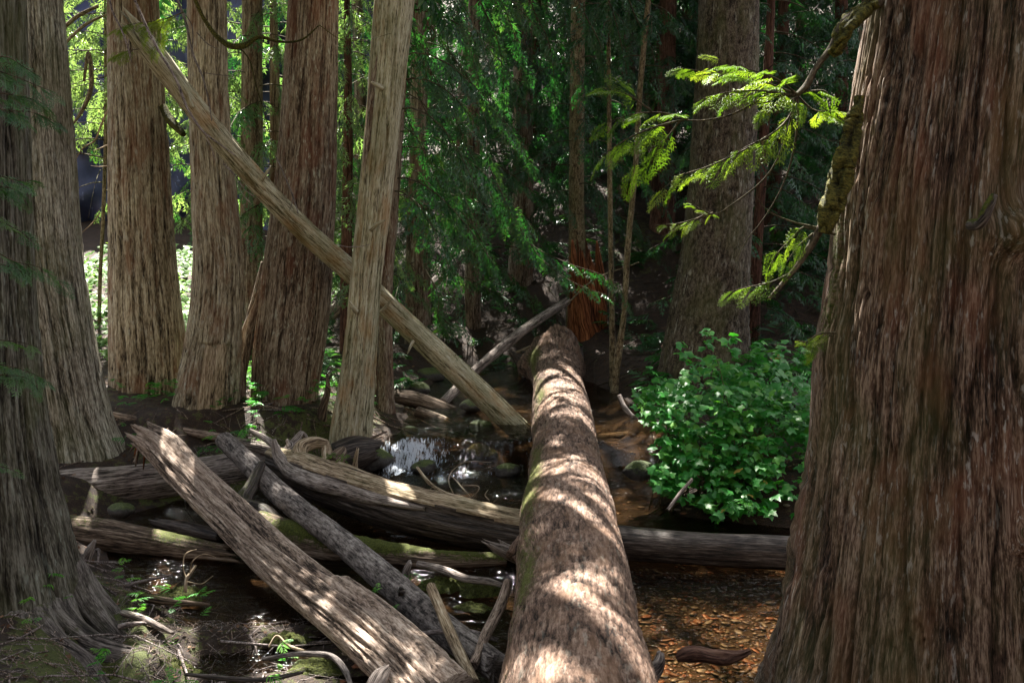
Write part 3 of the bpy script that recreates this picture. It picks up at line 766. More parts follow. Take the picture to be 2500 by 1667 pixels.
# --- right foreground giant
def giant_extra(st):
    t = st['t']; zc = t.C[:, 2][:, None]
    # burl with a dead twig, and ripples of bark around it
    for (px, py, br, bz, depth, sgn) in [(2355, 555, .15, .11, .085, 1), (2395, 1170, .08, .10, .045, 1), (2310, 1180, .06, .10, .03, 1), (2440, 520, .10, .35, -.05, 1), (2380, 1430, .05, .25, -.06, 1)]:
        q = P(px, py, 5.3); i = np.argmin(np.abs(t.C[:, 2] - q[2])); r = t.R[i]
        g = -math.pi / 2 + math.asin(np.clip((q[0] - t.C[i, 0]) / r, -.99, .99))
        dth = np.angle(np.exp(1j * (t.TH - g))) * r; dz = zc - q[2]
        w = np.exp(-(dth / br) ** 2 - (dz / bz) ** 2)
        st['R'] = st['R'] + depth * w
        if depth > 0:
            st['bcx'] = st['bcx'] + 0.10 * w * np.sign(dth) * (br > .09); st['bs'] = st['bs'] + 0.5 * w
            st['moss'] = st['moss'] + 0.25 * w
    # lower right: strips sweep down to the right, as the bark of the buttress does
    k = sstep(2.6, 0.8, zc) * sstep(-math.pi / 2 + 0.05, -math.pi / 2 + 0.8, t.TH)
    st['bcx'] = st['bcx'] + 0.12 * k * np.sin(zc * 2.2)
    st['R'] = st['R'] + 0.02 * k * np.sin(t.TH * 26 + zc * 3)
ths_g = np.concatenate([np.linspace(-math.pi - .05, 0.08, 310, endpoint=False), np.linspace(0.08, math.pi - .05, 22, endpoint=False)])
cg = P(2345, 1667, 5.3)
giant = thing('cedar_tree', 'huge old cedar trunk with shaggy reddish bark filling the right edge', 'tree', (cg[0], cg[1], gz(cg[0], cg[1])))
tg = trunk(giant, [(0, 2130, 2690), (170, 2104, 2680), (333, 2078, 2668), (500, 2052, 2660), (667, 2036, 2655), (833, 2008, 2660), (1042, 1988, 2670), (1276, 1955, 2690), (1447, 1925, 2715), (1667, 1888, 2760)],
           5.3, 0, 'old', 'old', 11, 0.070, zbase=0.30, ztop=18, flare=0.12, flare_h=0.35, nv_vis=420, ths=ths_g,
           groove=[(-math.pi / 2 + 0.20, 0.05, 0.09, 0.015), (-math.pi / 2 + 0.42, 0.04, 0.06, -0.02), (-math.pi / 2 - 0.12, 0.03, 0.03, 0.03), (-math.pi / 2 - 0.5, 0.03, 0.03, 0.02)], extra=giant_extra, moss_side=(-math.pi + 0.10, 0.20, 2.4, 3.6, 0.42), moss_base=0.25, moss_h=0.8)

# --- left foreground cedar with spreading roots
ca = P(-70, 1480, 7.0)
left1 = thing('cedar_tree', 'shaded grey cedar at the left edge with roots spreading into mud', 'tree', (ca[0], ca[1], gz(ca[0], ca[1])))
ths_l = np.concatenate([np.linspace(-math.pi * 0.75, 0.35, 160, endpoint=False), np.linspace(0.35, math.pi * 1.25, 16, endpoint=False)])
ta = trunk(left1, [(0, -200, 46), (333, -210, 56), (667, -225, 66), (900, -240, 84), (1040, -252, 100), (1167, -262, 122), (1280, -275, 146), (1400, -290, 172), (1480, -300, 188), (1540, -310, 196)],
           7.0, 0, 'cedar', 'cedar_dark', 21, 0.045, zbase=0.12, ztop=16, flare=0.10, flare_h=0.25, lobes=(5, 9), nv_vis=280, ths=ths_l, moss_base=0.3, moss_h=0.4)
def front(n, m): return np.concatenate([np.linspace(-math.pi * 1.05, .05 * math.pi, n, endpoint=False), np.linspace(.05 * math.pi, .95 * math.pi, m, endpoint=False)])
# --- the row of cedars behind the log jam
def tree_at(rows, d, label, name='cedar_tree', cat='tree', group=None):
    py, a, b = rows[-1]; p = P((a + b) / 2, py, d)
    return thing(name, label, cat, (p[0], p[1], gz(p[0], p[1])), group)
rows = [(0, -15, 145), (333, -5, 172), (667, 20, 200), (850, 48, 228), (1000, 72, 260), (1060, 80, 275), (1120, 82, 296)]
tb_r = tree_at(rows, 10.8, 'wide grey cedar trunk directly behind the tree at the left edge')
tb = trunk(tb_r, rows, 10.8, 0, 'cedar', 'cedar_grey', 22, 0.042, zbase=0.25, ztop=18, flare=0.16, flare_h=0.35, lobes=(5, 8), nv_vis=270, ths=front(105, 18))
rows = [(0, 268, 383), (170, 270, 393), (333, 271, 404), (500, 272, 414), (667, 273, 427), (833, 274, 446), (930, 276, 450), (1000, 274, 444)]
tc_r = tree_at(rows, 12.7, 'straight tan cedar, left neighbour of the cedar with the bare wood scar')
tc = trunk(tc_r, rows, 12.7, 0, 'cedar', 'cedar', 23, 0.042, zbase=0.35, ztop=18, flare=0.10, flare_h=0.3, lobes=(4, 8), nv_vis=270, ths=front(100, 18), moss_base=1.0, moss_h=0.22)
rows = [(0, 461, 549), (170, 463, 553), (333, 468, 560), (500, 472, 576), (667, 474, 590), (833, 455, 585), (950, 432, 582), (1048, 417, 578)]
def scar(st):
    t = st['t']; zc = t.C[:, 2][:, None]
    z_hi = P(540, 825, 12.0)[2]; dth = np.angle(np.exp(1j * (t.TH - (-math.pi / 2 + 0.42))))
    w = sstep(0.52, 0.46, np.abs(dth) + 0.05 * noise(zc * 9, t.TH * 2, 0, 5)) * sstep(z_hi + 0.03 + 0.06 * noise(t.TH * 7, 0, 0, 6), z_hi - 0.03, zc)
    st['R'] = st['R'] - 0.035 * w
td_r = tree_at(rows, 12.0, 'leaning cedar with a pale bare wood scar at its foot')
td = trunk(td_r, rows, 12.0, 0, 'cedar', 'cedar', 24, 0.040, zbase=0.3, ztop=17, flare=0.10, flare_h=0.3, lobes=(4, 7), nv_vis=270, ths=front(96, 18), moss_base=0.6, moss_h=0.25, extra=scar)
# bare scar as its own slab of exposed wood, sunk in the bark opening
def scar_slab():
    zz = np.linspace(P(540, 1050, 12.0)[2] - .2, P(540, 822, 12.0)[2], 60); aa = np.linspace(-0.5, 0.5, 26) + (-math.pi / 2 + 0.42)
    A, Zg = np.meshgrid(aa, zz)
    ax = axis_of(td); cx = np.interp(Zg, td.C[:, 2], td.C[:, 0]); cyy = np.interp(Zg, td.C[:, 2], td.C[:, 1])
    r = np.interp(Zg, td.C[:, 2], td.R) * 1.03
    h = bark_height('wood', np.cos(A) * .3, np.sin(A) * .3, Zg, 77)
    rr = r - 0.004 + (h - .5) * 0.012 - 0.06 * sstep(0.38, 0.5, np.abs(A + math.pi / 2 - 0.42)) - 0.07 * sstep(-.12, 0, Zg - zz[-1] + 0.10 * noise(A * 8, 0, 0, 9))
    V = np.stack([cx + np.cos(A) * rr, cyy + np.sin(A) * rr, Zg], -1).reshape(-1, 3)
    o = part('bare_scar', V, [gridfaces(26, 60)], M['tan'], td_r, {'bh': h.ravel(), 'bc': np.stack([np.cos(A) * .3, np.sin(A) * .3, Zg], -1).reshape(-1, 3), 'moss': np.zeros(len(V))})
    o['label'] = 'pale bare wood where the bark has come off'
scar_slab()
rows = [(0, 708, 825), (170, 697, 823), (333, 685, 821), (500, 668, 816), (667, 645, 808), (760, 634, 800), (850, 622, 788), (950, 618, 774), (1040, 612, 768)]
te_r = tree_at(rows, 12.5, 'dark brown cedar curving right, a sunlit buttress on its left side')
te = trunk(te_r, rows, 12.5, 0, 'cedar', 'cedar_brown', 25, 0.038, zbase=0.35, ztop=18, flare=0.08, flare_h=0.25, lobes=(4, 7), nv_vis=270, ths=front(100, 18), moss_base=0.4, moss_h=0.2)
c = [[*P(648, 640, 12.5), .05], [*P(628, 740, 12.45), .075], [*P(600, 840, 12.4), .085], [*P(590, 900, 12.35), .07], [*P(588, 960, 12.3), .06], [*P(592, 1040, 12.3), .05]]
simple_tube('buttress', c, 26, 90, 'cedar', 'cedar_brown', te_r, 31, 0.02)
# snag, bare and pale
rows = [(0, 914, 1011), (170, 902, 992), (333, 890, 973), (500, 874, 954), (667, 858, 933), (800, 845, 922), (950, 826, 914), (1070, 807, 907)]
sn_r = tree_at(rows, 11.7, 'pale barkless dead snag leaning right, in front of the leaning log', 'dead_snag', 'snag')
def snag_extra(st):
    t = st['t']; dth = np.angle(np.exp(1j * (t.TH - (-math.pi / 2 - 0.62))))
    st['R'] = st['R'] - 0.03 * np.exp(-((dth) / 0.10) ** 2) - 0.025 * np.exp(-((dth - 1.05) / 0.05) ** 2) - 0.02 * np.exp(-((dth - .5 - .05 * np.sin(st['H'] * 3)) / 0.05) ** 2)
tf = trunk(sn_r, rows, 11.7, 0, 'wood', 'snag', 26, 0.022, zbase=0.2, ztop=9.5, flare=0.05, nv_vis=240, ths=front(80, 14), moss_base=0.25, extra=snag_extra, top_taper=0.7)
simple_tube('bark_strip', [[*P(940, -20, 11.62), .045], [*P(918, 170, 11.6), .05], [*P(901, 333, 11.6), .045], [*P(887, 480, 11.6), .02]], 20, 110, 'cedar', 'cedar_brown', sn_r, 32, 0.012)
rows = [(300, 940, 985), (500, 930, 972), (700, 922, 957), (850, 918, 958), (960, 914, 962), (1062, 905, 966)]
tf2_r = tree_at(rows, 13.3, 'slim brown cedar just behind the pale snag')
tf2 = trunk(tf2_r, rows, 13.3, 64, 'cedar', 'cedar_brown', 27, 0.024, zbase=0.3, ztop=16, flare=0.2, flare_h=0.3, nv_vis=160, moss_base=0.5)
rows = [(300, 590, 640), (560, 588, 640), (800, 580, 645), (930, 570, 655)]
tmid_r = tree_at(rows, 17.0, 'dim trunk seen in the gap between the scarred cedar and the brown cedar')
tmid = trunk(tmid_r, rows, 17.0, 40, 'cedar', 'cedar_brown', 28, 0.03, zbase=0.6, ztop=18, flare=0.1, nv_vis=80)

# --- background trunks
def bg(rows, d, label, mat, seed, nu=30, nv=84, style='cedar', amp=0.03, ztop=18, name='cedar_tree', flare=.15, **kw):
    r = tree_at(rows, d, label, name); p = P((rows[-1][1] + rows[-1][2]) / 2, rows[-1][0], d)
    t = trunk(r, rows, d, nu, style, mat, seed, amp, zbase=min(p[2], gz(p[0], p[1])) - .1, ztop=ztop, flare=flare, nv_vis=nv, **kw)
    return r, t
fir_r, fir_t = bg([(0, 1710, 1849), (333, 1692, 1842), (667, 1657, 1825), (800, 1632, 1822), (935, 1612, 1826)], 14.3, 'massive grey fir trunk standing behind the leafy green bush', 'fir_tree', 41, 96, 200, 'fir', 0.055, 18, 'fir_tree')
b5_r, b5_t = bg([(0, 1612, 1650), (200, 1608, 1648), (450, 1595, 1648), (600, 1580, 1645), (700, 1568, 1640)], 21.5, 'dark red barked tree just left of the massive grey fir', 'redcedar', 42)
b1_r, b1_t = bg([(0, 1395, 1428), (250, 1391, 1426), (560, 1389, 1428), (680, 1388, 1436), (800, 1384, 1470)], 18.5, 'slim brown tree rising from a broken red rotten base', 'thin', 43, 30, 100, 'fir', 0.02, 17, 'fir_tree', flare=.05)
# broken red base of that tree
c = [[*P(1430, 850, 18.1), .34], [*P(1430, 780, 18.1), .28], [*P(1428, 710, 18.1), .25], [*P(1424, 660, 18.1), .22]]
simple_tube('rotten_base', c, 60, 60, 'wood', 'red', b1_r, 44, 0.07, jag1=0.9, lob=.18)
for k, (x0, y0, x1, y1, w) in enumerate([(1466, 740, 1457, 588, .12), (1447, 700, 1440, 625, .09), (1402, 690, 1397, 585, .10), (1425, 700, 1421, 612, .10)]):
    simple_tube('splinter', [[*P(x0, y0 + 60, 18.1), w], [*P(x0, y0, 18.05), w], [*P((x0 + x1) / 2 + 2, (y0 + y1) / 2, 18.05), w * .7], [*P(x1, y1, 18.1), .008]], 12, 24, 'wood', 'red', b1_r, 45 + k, 0.02)
b2_r, b2_t = bg([(0, 1255, 1300), (330, 1252, 1300), (560, 1248, 1302), (660, 1240, 1300), (752, 1234, 1302)], 20.5, 'brown cedar on the slope with a pale grey flared foot', 'cedar_brown', 47)
b3_r, b3_t = bg([(60, 1480, 1490), (300, 1482, 1493), (600, 1485, 1497), (800, 1488, 1502), (900, 1488, 1506)], 15.2, 'thin straight sapling pole, left stem of the crossing pair', 'thin', 48, 20, 90, 'fir', 0.006, 11, 'sapling_tree')
b4_r, b4_t = bg([(0, 1576, 1590), (213, 1556, 1570), (420, 1544, 1557), (595, 1526, 1541), (800, 1512, 1527), (870, 1500, 1518), (900, 1496, 1514)], 14.9, 'thin mossy sapling leaning right, right stem of the crossing pair', 'thin', 49, 20, 90, 'fir', 0.006, 11, 'sapling_tree')
b6_r, b6_t = bg([(0, 2040, 2068), (400, 2040, 2070), (850, 2036, 2076)], 19.5, 'dim dark trunk just left of the huge right hand cedar', 'redcedar', 50)
b7_r, b7_t = bg([(0, 1145, 1172), (400, 1140, 1170), (650, 1136, 1172)], 19.0, 'dim trunk behind the drooping cedar foliage at centre', 'cedar_brown', 51)
b8_r, b8_t = bg([(0, 1002, 1040), (400, 1000, 1044), (640, 992, 1050)], 17.8, 'shaded trunk right of the snag, hung with drooping foliage', 'cedar_brown', 52)
b9_r, b9_t = bg([(0, 254, 262), (300, 254, 263), (560, 246, 255), (680, 240, 249)], 16.8, 'slender pale sapling in the bright gap left of the tan cedar', 'thin', 53, 16, 80, 'fir', 0.004, 9, 'sapling_tree')
b10_r, b10_t = bg([(0, 1520, 1546), (300, 1518, 1546), (600, 1512, 1550)], 24, 'dark trunk between the thin saplings and the red barked tree', 'redcedar', 54)

# ------------------------------------------------------------------ fallen logs
def log(label, ctrl, nu, nv, style, mat, seed, name='fallen_log', root=None, **kw):
    o, t = simple_tube(name, ctrl, int(nu * .8), int(nv * .75), style, mat, None, seed, **kw)
    tag(o, label, 'log'); return o, t
# the big fir log running away from the viewer
def gw(px, py, z, w): p = G(px, py, z); return [*p, w / 2 / F * (p[1] / ray(px, py)[1])]
c = [gw(1412, 1667, .68, 372), gw(1405, 1500, .62, 300), gw(1389, 1300, .56, 240), gw(1384, 1167, .49, 184), gw(1371, 1000, .45, 138), gw(1358, 915, .48, 122), gw(1352, 880, .55, 138)]
n0 = np.array(c[0]); n1 = np.array(c[1]); ex = n0 + (n0 - n1) * 1.25; ex[3] = n0[3] * 1.03; c.insert(0, list(ex))
def mainshape(t, R):
    # bulge at the knot, flare at the root end
    k = np.argmin(np.abs(t.C[:, 1] - G(1290, 1320, .8)[1])); s0 = t.S[k]
    R = R + 0.05 * np.exp(-((t.SS - s0) / .22) ** 2) * np.exp(-(np.angle(np.exp(1j * (t.TH - 0.75))) / .5) ** 2)
    R = R * (1 + 0.30 * sstep(t.S[-1] - .8, t.S[-1], t.SS) * (0.5 + 0.5 * np.cos(3 * t.TH + 1)))
    return R
ts = np.linspace(0, 1, 420) ** 1.25
class _T(Tube): pass
main_root = thing('fallen_log', 'massive fallen fir log with rough bark running away down the middle', 'log', (c[1][0], c[1][1], 0.1))
def big_log():
    t = Tube(c, 0, 0, ts=ts, ths=np.concatenate([np.linspace(-.5, math.pi + .5, 150, endpoint=False), np.linspace(math.pi + .5, 2 * math.pi - .5, 24, endpoint=False)]))
    R = t.RR * (1 + 0.05 * noise(t.cx * 1.5, t.cy * 1.5, t.SS * 1.1, 3) + 0.02 * noise(t.cx * 4, t.cy * 4, t.SS * 3.3, 4)); R = mainshape(t, R)
    h = bark_height('fir', t.cx * t.rbar, t.cy * t.rbar, t.SS, 61)
    dl = np.angle(np.exp(1j * (t.TH - 0.55)))       # upper left flank carries moss
    m = 0.42 * np.exp(-(dl / .55) ** 2) * (0.8 + 1.2 * fbm(t.cx * 1.5, t.cy * 1.5, t.SS * .9, 63, 3)) + 0.25 * np.exp(-(np.angle(np.exp(1j * (t.TH - 2.9))) / .4) ** 2)
    m = np.clip(m, 0, 1)
    R = R + (h - .5) * 0.022
    e = sstep(.94, 1, t.SS / t.SS.max()); t.shift = e * 0.35 * noise(t.cx * 3, t.cy * 3, 0 * t.cx, 65)
    V, polys = t.faces(t.pos(R), in1=.3)
    bc = np.stack([t.cx * t.rbar, t.cy * t.rbar, t.SS], -1)
    part('trunk', V, polys, M['fir_log'], main_root, {'bh': t.pad(h, V), 'bc': t.pad(bc, V), 'moss': t.pad(m, V)})
    return t
tl1 = big_log()
def stub(root, pts, mat='silver', seed=1, jag=.05, name='branch_stub', nu=14, nv=20, style='wood', amp=.01):
    o, t = simple_tube(name, pts, nu, nv, style, mat, root, seed, amp, jag1=jag); return o
stub(main_root, [[*P(1303, 1318, 7.62), .045], [*P(1301, 1285, 7.62), .034], [*P(1297, 1262, 7.64), .028], [*P(1295, 1240, 7.66), .02]], 'tan', 71)
stub(main_root, [[*P(1325, 1300, 7.75), .035], [*P(1316, 1280, 7.75), .025], [*P(1309, 1259, 7.75), .008]], 'silver', 72)
stub(main_root, [[*P(1363, 1296, 7.9), .02], [*P(1363, 1283, 7.9), .014], [*P(1363, 1276, 7.9), .008]], 'twig', 73)
stub(main_root, [[*P(1275, 1362, 7.55), .06], [*P(1245, 1350, 7.5), .055], [*P(1215, 1338, 7.45), .042], [*P(1185, 1322, 7.4), .01]], 'silver', 74, .12)
stub(main_root, [[*P(1268, 1350, 7.6), .04], [*P(1240, 1336, 7.6), .028], [*P(1220, 1320, 7.6), .008]], 'silver', 75)
stub(main_root, [[*P(1290, 1330, 7.4), .10], [*P(1262, 1352, 7.4), .075], [*P(1250, 1362, 7.38), .06]], 'fir_log', 76, .03, 'knot', 24, 20, 'fir', .03)
stub(main_root, [[*P(1545, 1690, 5.0), .05], [*P(1580, 1655, 5.0), .045], [*P(1607, 1622, 5.02), .036], [*P(1613, 1590, 5.06), .016]], 'greybark', 77, .02, 'branch_stub', 16, 30, 'fir', .01)
stub(main_root, [[*P(1522, 1668, 5.05), .022], [*P(1505, 1635, 5.1), .016], [*P(1495, 1612, 5.1), .006]], 'greybark', 78)
for k, pts in enumerate([[(1300, 905, 16.3, .13), (1270, 880, 16.4, .10), (1250, 862, 16.4, .03)], [(1330, 890, 16.6, .12), (1300, 868, 16.7, .07), (1275, 858, 16.8, .015)], [(1395, 900, 16.7, .14), (1412, 872, 16.9, .10), (1418, 850, 17, .03)], [(1300, 930, 16.3, .10), (1285, 925, 16.2, .08), (1262, 950, 16.1, .02)]]):
    stub(main_root, [[*P(a, b, d), r] for a, b, d, r in pts], 'dark', 80 + k, .14, 'root_stub', 16, 20)

# the split-bark cedar log in the left foreground
def lobed(t, R):
    g = math.pi / 2 + 0.05 + 0.25 * np.sin(t.SS * .9)
    d = np.angle(np.exp(1j * (t.TH - g)))
    R = R * (0.94 + 0.03 * np.cos(2 * (t.TH - g) + math.pi)) - 0.055 * np.exp(-(d / .22) ** 2) - 0.03 * np.exp(-((d - .9) / .12) ** 2)
    s0 = 0.66 * t.S[-1]
    R = R + 0.06 * sstep(s0 - .12, s0 + .05, t.SS) * np.exp(-((d + 0.75) / .42) ** 2)   # spur lobe
    return R
c = [[*P(352, 1062, 10.25), 0.144], [*P(392, 1088, 10.0), 0.171], [*P(450, 1150, 9.5), 0.171], [*P(560, 1255, 8.75), 0.176], [*P(680, 1370, 7.85), 0.180], [*P(800, 1470, 7.05), 0.184], [*P(905, 1555, 6.35), 0.184], [*P(1000, 1645, 5.75), 0.180], [*P(1075, 1725, 5.25), 0.171]]
split_root = thing('fallen_log', 'sunlit furrowed cedar log with a splintered end, slanting across the lower left', 'log', c[-2][:3])
simple_tube('trunk', c, 140, 360, 'cedar', 'logbark', split_root, 91, 0.040, jag0=0.30, lob=.04, shape=lobed, in0=.1)
for k, (a, b, d0, dx, dy, r) in enumerate([(352, 1062, 10.2, -34, 40, .035), (350, 1052, 10.2, -22, 60, .03), (372, 1058, 10.2, -8, -14, .03), (400, 1062, 10.2, 10, -14, .028), (345, 1075, 10.1, -14, 62, .025), (425, 1080, 10.1, 6, -16, .025), (362, 1075, 10.0, -12, 70, .02)]):
    stub(split_root, [[*P(a + 14, b + 12, d0 - .1), r], [*P(a + dx * .3, b + dy * .3, d0), r * .8], [*P(a + dx, b + dy, d0 + .05), .006]], 'red' if k in (1, 6) else 'logbark', 92 + k, .04, 'splinter', 9, 12)
# slender grey log beside it
c = [[*P(548, 1075, 10.6), .095], [*P(600, 1125, 10.0), .10], [*P(700, 1220, 9.2), .105], [*P(830, 1320, 8.4), .105], [*P(950, 1420, 7.6), .11], [*P(1040, 1500, 6.95), .11], [*P(1130, 1570, 6.35), .10], [*P(1215, 1632, 5.85), .09]]
slim_root = thing('fallen_log', 'slender grey barked log lying parallel behind the sunlit furrowed one', 'log', c[-1][:3])
simple_tube('trunk', c, 52, 300, 'fir', 'greybark', slim_root, 101, 0.012, lob=.03, jag1=.1)
stub(slim_root, [[*P(990, 1470, 7.25), .045], [*P(982, 1450, 7.2), .035], [*P(978, 1438, 7.15), .02]], 'dark', 102, .03)
stub(slim_root, [[*P(1062, 1560, 6.75), .03], [*P(1066, 1600, 6.7), .02], [*P(1066, 1632, 6.7), .008]], 'greybark', 103, .02)
# weathered cross log below them
c = [[*P(60, 1225, 9.8), .22], [*P(130, 1205, 10.0), .22], [*P(300, 1185, 10.25), .205], [*P(480, 1160, 10.6), .19], [*P(600, 1142, 10.9), .18], [*P(705, 1125, 11.2), .165]]
log('silvery weathered log lying crosswise beneath the two slanting logs', c, 80, 260, 'wood', 'silver', 111, amp=.022, lob=.05)
# mossy lower logs
c = [[*P(100, 1275, 9.0), .13], [*P(150, 1290, 8.95), .13], [*P(280, 1310, 8.85), .135], [*P(400, 1330, 8.75), .11], [*P(560, 1352, 8.5), .06]]
log('low rotting log with green moss, lying under the silvery cross log at left', c, 60, 200, 'wood', 'mossy', 112, amp=.02, moss=.55, amp_moss=.02, jag1=.3)
c = [[*P(630, 1285, 9.0), .15], [*P(700, 1315, 8.85), .16], [*P(820, 1345, 8.7), .15], [*P(930, 1355, 8.6), .11], [*P(1080, 1368, 8.4), .07], [*P(1235, 1366, 8.5), .05]]
log('moss topped log half sunk in the water below the big split log', c, 60, 240, 'wood', 'mossy', 113, amp=.02, moss=.75, amp_moss=.025)
c = [[*P(380, 1275, 9.4), .04], [*P(450, 1290, 9.3), .07], [*P(540, 1310, 9.1), .06]]
log('short dark rotten log lying between the silvery and the mossy log', c, 30, 60, 'wood', 'dark', 114, amp=.02, moss=.3, jag0=.2)

# big split log with its root wad
c = [[*P(668, 1130, 10.6), .17], [*P(740, 1160, 10.2), .24], [*P(850, 1200, 9.7), .25], [*P(960, 1235, 9.3), .245], [*P(1100, 1268, 8.95), .235], [*P(1230, 1295, 8.75), .22], [*P(1330, 1310, 8.6), .20]]
wad_root = thing('fallen_log', 'pale split log with curled roots, ending against the massive fir log', 'log', c[2][:3])
def terraces(t, R):
    d = np.angle(np.exp(1j * (t.TH - math.pi / 2)))      # + is towards the viewer
    R = R - 0.035 * sstep(-.12, -.2, d) * sstep(-1.2, -.5, d) - 0.05 * np.exp(-((d + .22 + .05 * np.sin(t.SS * 2)) / .07) ** 2) - 0.03 * np.exp(-((d + .62) / .06) ** 2)
    R = R - 0.05 * sstep(.75, .95, d)
    return R
simple_tube('trunk', c, 110, 260, 'wood', 'tan', wad_root, 121, 0.030, lob=.04, shape=terraces, moss=.22, mat2='dark', mask2=lambda t: np.angle(np.exp(1j * (t.TH - math.pi / 2))) + .12 * noise(t.SS * 3, t.TH * 2, 0, 4) > .80)  # underside darker: wet wood, with the overhang's shade put into the colour
for k, (pts, mt) in enumerate([
    ([(668, 1072, 10.3, .02), (676, 1105, 10.25, .05), (700, 1140, 10.1, .07), (760, 1172, 9.75, .085), (850, 1198, 9.45, .08), (950, 1225, 9.1, .05), (1040, 1242, 8.9, .02)], 'silver'),
    ([(797, 1082, 10.5, .04), (770, 1080, 10.45, .06), (735, 1095, 10.35, .075), (728, 1120, 10.25, .085), (760, 1150, 10.1, .09), (840, 1175, 9.85, .085), (960, 1205, 9.5, .07), (1100, 1235, 9.2, .05), (1260, 1268, 8.95, .03)], 'tan'),
    ([(790, 1080, 10.55, .05), (798, 1105, 10.45, .06), (800, 1130, 10.3, .07), (850, 1155, 10.1, .08), (900, 1170, 9.95, .06), (1000, 1200, 9.7, .045), (1150, 1232, 9.35, .025)], 'tan'),
    ([(700, 1130, 10.4, .06), (702, 1100, 10.5, .05), (722, 1075, 10.6, .045), (738, 1058, 10.7, .03), (752, 1075, 10.7, .02)], 'silver'),
    ([(690, 1120, 10.4, .05), (712, 1092, 10.45, .04), (706, 1082, 10.5, .03), (700, 1072, 10.5, .008)], 'silver'),
    ([(608, 1050, 11.0, .015), (640, 1066, 10.9, .03), (672, 1090, 10.7, .04), (690, 1120, 10.5, .04)], 'silver'),
    ([(815, 1130, 10.2, .08), (830, 1110, 10.3, .07), (838, 1095, 10.4, .03)], 'mossy'),
    ]):
    simple_tube('root', [[*P(a, b, d), r] for a, b, d, r in pts], 22, 90, 'wood', mt, wad_root, 130 + k, 0.016, moss=.25 if k == 6 else .08, lob=.1)
simple_tube('splinter', [[*P(866, 1150, 10.3), .03], [*P(868, 1120, 10.3), .025], [*P(873, 1097, 10.3), .012]], 10, 16, 'wood', 'tan', wad_root, 139, .006, jag1=.05)
# dark continuation on the other side of the massive log
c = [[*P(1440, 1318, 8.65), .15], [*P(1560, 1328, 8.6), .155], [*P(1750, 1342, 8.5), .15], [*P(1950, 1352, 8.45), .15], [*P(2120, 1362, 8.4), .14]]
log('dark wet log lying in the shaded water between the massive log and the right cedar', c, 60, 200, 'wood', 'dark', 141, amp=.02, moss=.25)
# leaning log across the cedars
c = [[*P(318, 62, 10.6), 0.065], [*P(350, 100, 10.65), 0.098], [*P(450, 230, 10.95), 0.110], [*P(600, 412, 11.35), 0.114], [*P(740, 560, 11.75), 0.121], [*P(860, 665, 12.15), 0.128], [*P(990, 790, 12.45), 0.140], [*P(1130, 920, 12.7), 0.147], [*P(1285, 1065, 12.85), 0.144]]
lean_root = thing('fallen_log', 'long pale log leaning diagonally against the row of standing cedars', 'log', c[-1][:3])
def crack(t, R):
    d = np.angle(np.exp(1j * (t.TH - 2.0 - .15 * np.sin(t.SS))))
    return R - 0.04 * np.exp(-(d / .10) ** 2)
simple_tube('trunk', c, 64, 320, 'wood', 'snag', lean_root, 151, 0.022, lob=.05, jag0=.3, shape=crack, moss=.28)
for k, pts in enumerate([[(470, 262, 10.9, .022), (462, 240, 10.85, .016), (458, 226, 10.8, .006)], [(640, 440, 11.35, .02), (652, 420, 11.3, .014), (660, 408, 11.3, .005)], [(930, 760, 12.2, .022), (948, 742, 12.15, .014), (956, 732, 12.1, .005)], [(1010, 830, 12.4, .02), (1000, 850, 12.3, .012), (996, 862, 12.3, .005)]]):
    stub(lean_root, [[*P(a, b, d), r] for a, b, d, r in pts], 'snag', 155 + k, .03)
for k, pts in enumerate([[(935, 215, 11.5, .03), (915, 205, 11.45, .018), (905, 200, 11.4, .006)], [(905, 560, 11.5, .028), (925, 545, 11.4, .018), (940, 538, 11.35, .006)], [(870, 760, 11.5, .03), (858, 745, 11.4, .016), (852, 735, 11.4, .005)]]):
    stub(sn_r, [[*P(a, b, d), r] for a, b, d, r in pts], 'snag', 175 + k, .03)
# logs at the back
c = [[*P(1080, 985, 14.0), .07], [*P(1160, 905, 15.0), .075], [*P(1280, 805, 16.3), .08], [*P(1385, 735, 17.6), .07]]
log('grey pole log sloping up from the stream to the red broken tree', c, 24, 100, 'wood', 'silver', 161, amp=.012)
c = [[*P(950, 965, 14.2), .10], [*P(1020, 978, 14.0), .12], [*P(1110, 1008, 13.8), .09]]
log('dark brown log across the stream, upper of the two behind the leaning log', c, 24, 70, 'wood', 'mossy', 162, amp=.02, moss=.3)
c = [[*P(1020, 1005, 13.4), .08], [*P(1080, 1030, 13.2), .09], [*P(1140, 1055, 13.0), .07]]
log('mossy dark log across the stream, lower of the two behind the leaning log', c, 24, 70, 'wood', 'mossy', 163, amp=.02, moss=.45)
c = [[*P(1440, 1080, 12.8), .09], [*P(1530, 1068, 12.9), .085], [*P(1640, 1055, 13.0), .08]]
log('grey log end lying at the left foot of the green bush', c, 24, 70, 'wood', 'silver', 164, amp=.015)
c = [[*P(262, 1012, 11.5), .05], [*P(350, 1030, 11.4), .05], [*P(470, 1056, 11.3), .052], [*P(560, 1072, 11.2), .05]]
log('long thin pole lying at the feet of the tan and scarred cedars', c, 24, 120, 'wood', 'logbark', 165, amp=.008)
c = [[*P(555, 1080, 11.1), .08], [*P(620, 1092, 11.0), .085], [*P(690, 1108, 10.9), .07]]
log('short mossy grey log between the thin pole and the curled roots', c, 30, 70, 'wood', 'silver', 166, amp=.02, moss=.35)
c = [[*P(820, 1120, 11.0), .17], [*P(870, 1105, 11.1), .19], [*P(915, 1095, 11.2), .12]]
log('dark brown rotten log chunk at the foot of the pale snag', c, 40, 60, 'wood', 'dark', 167, amp=.04, moss=.2, jag1=.2)
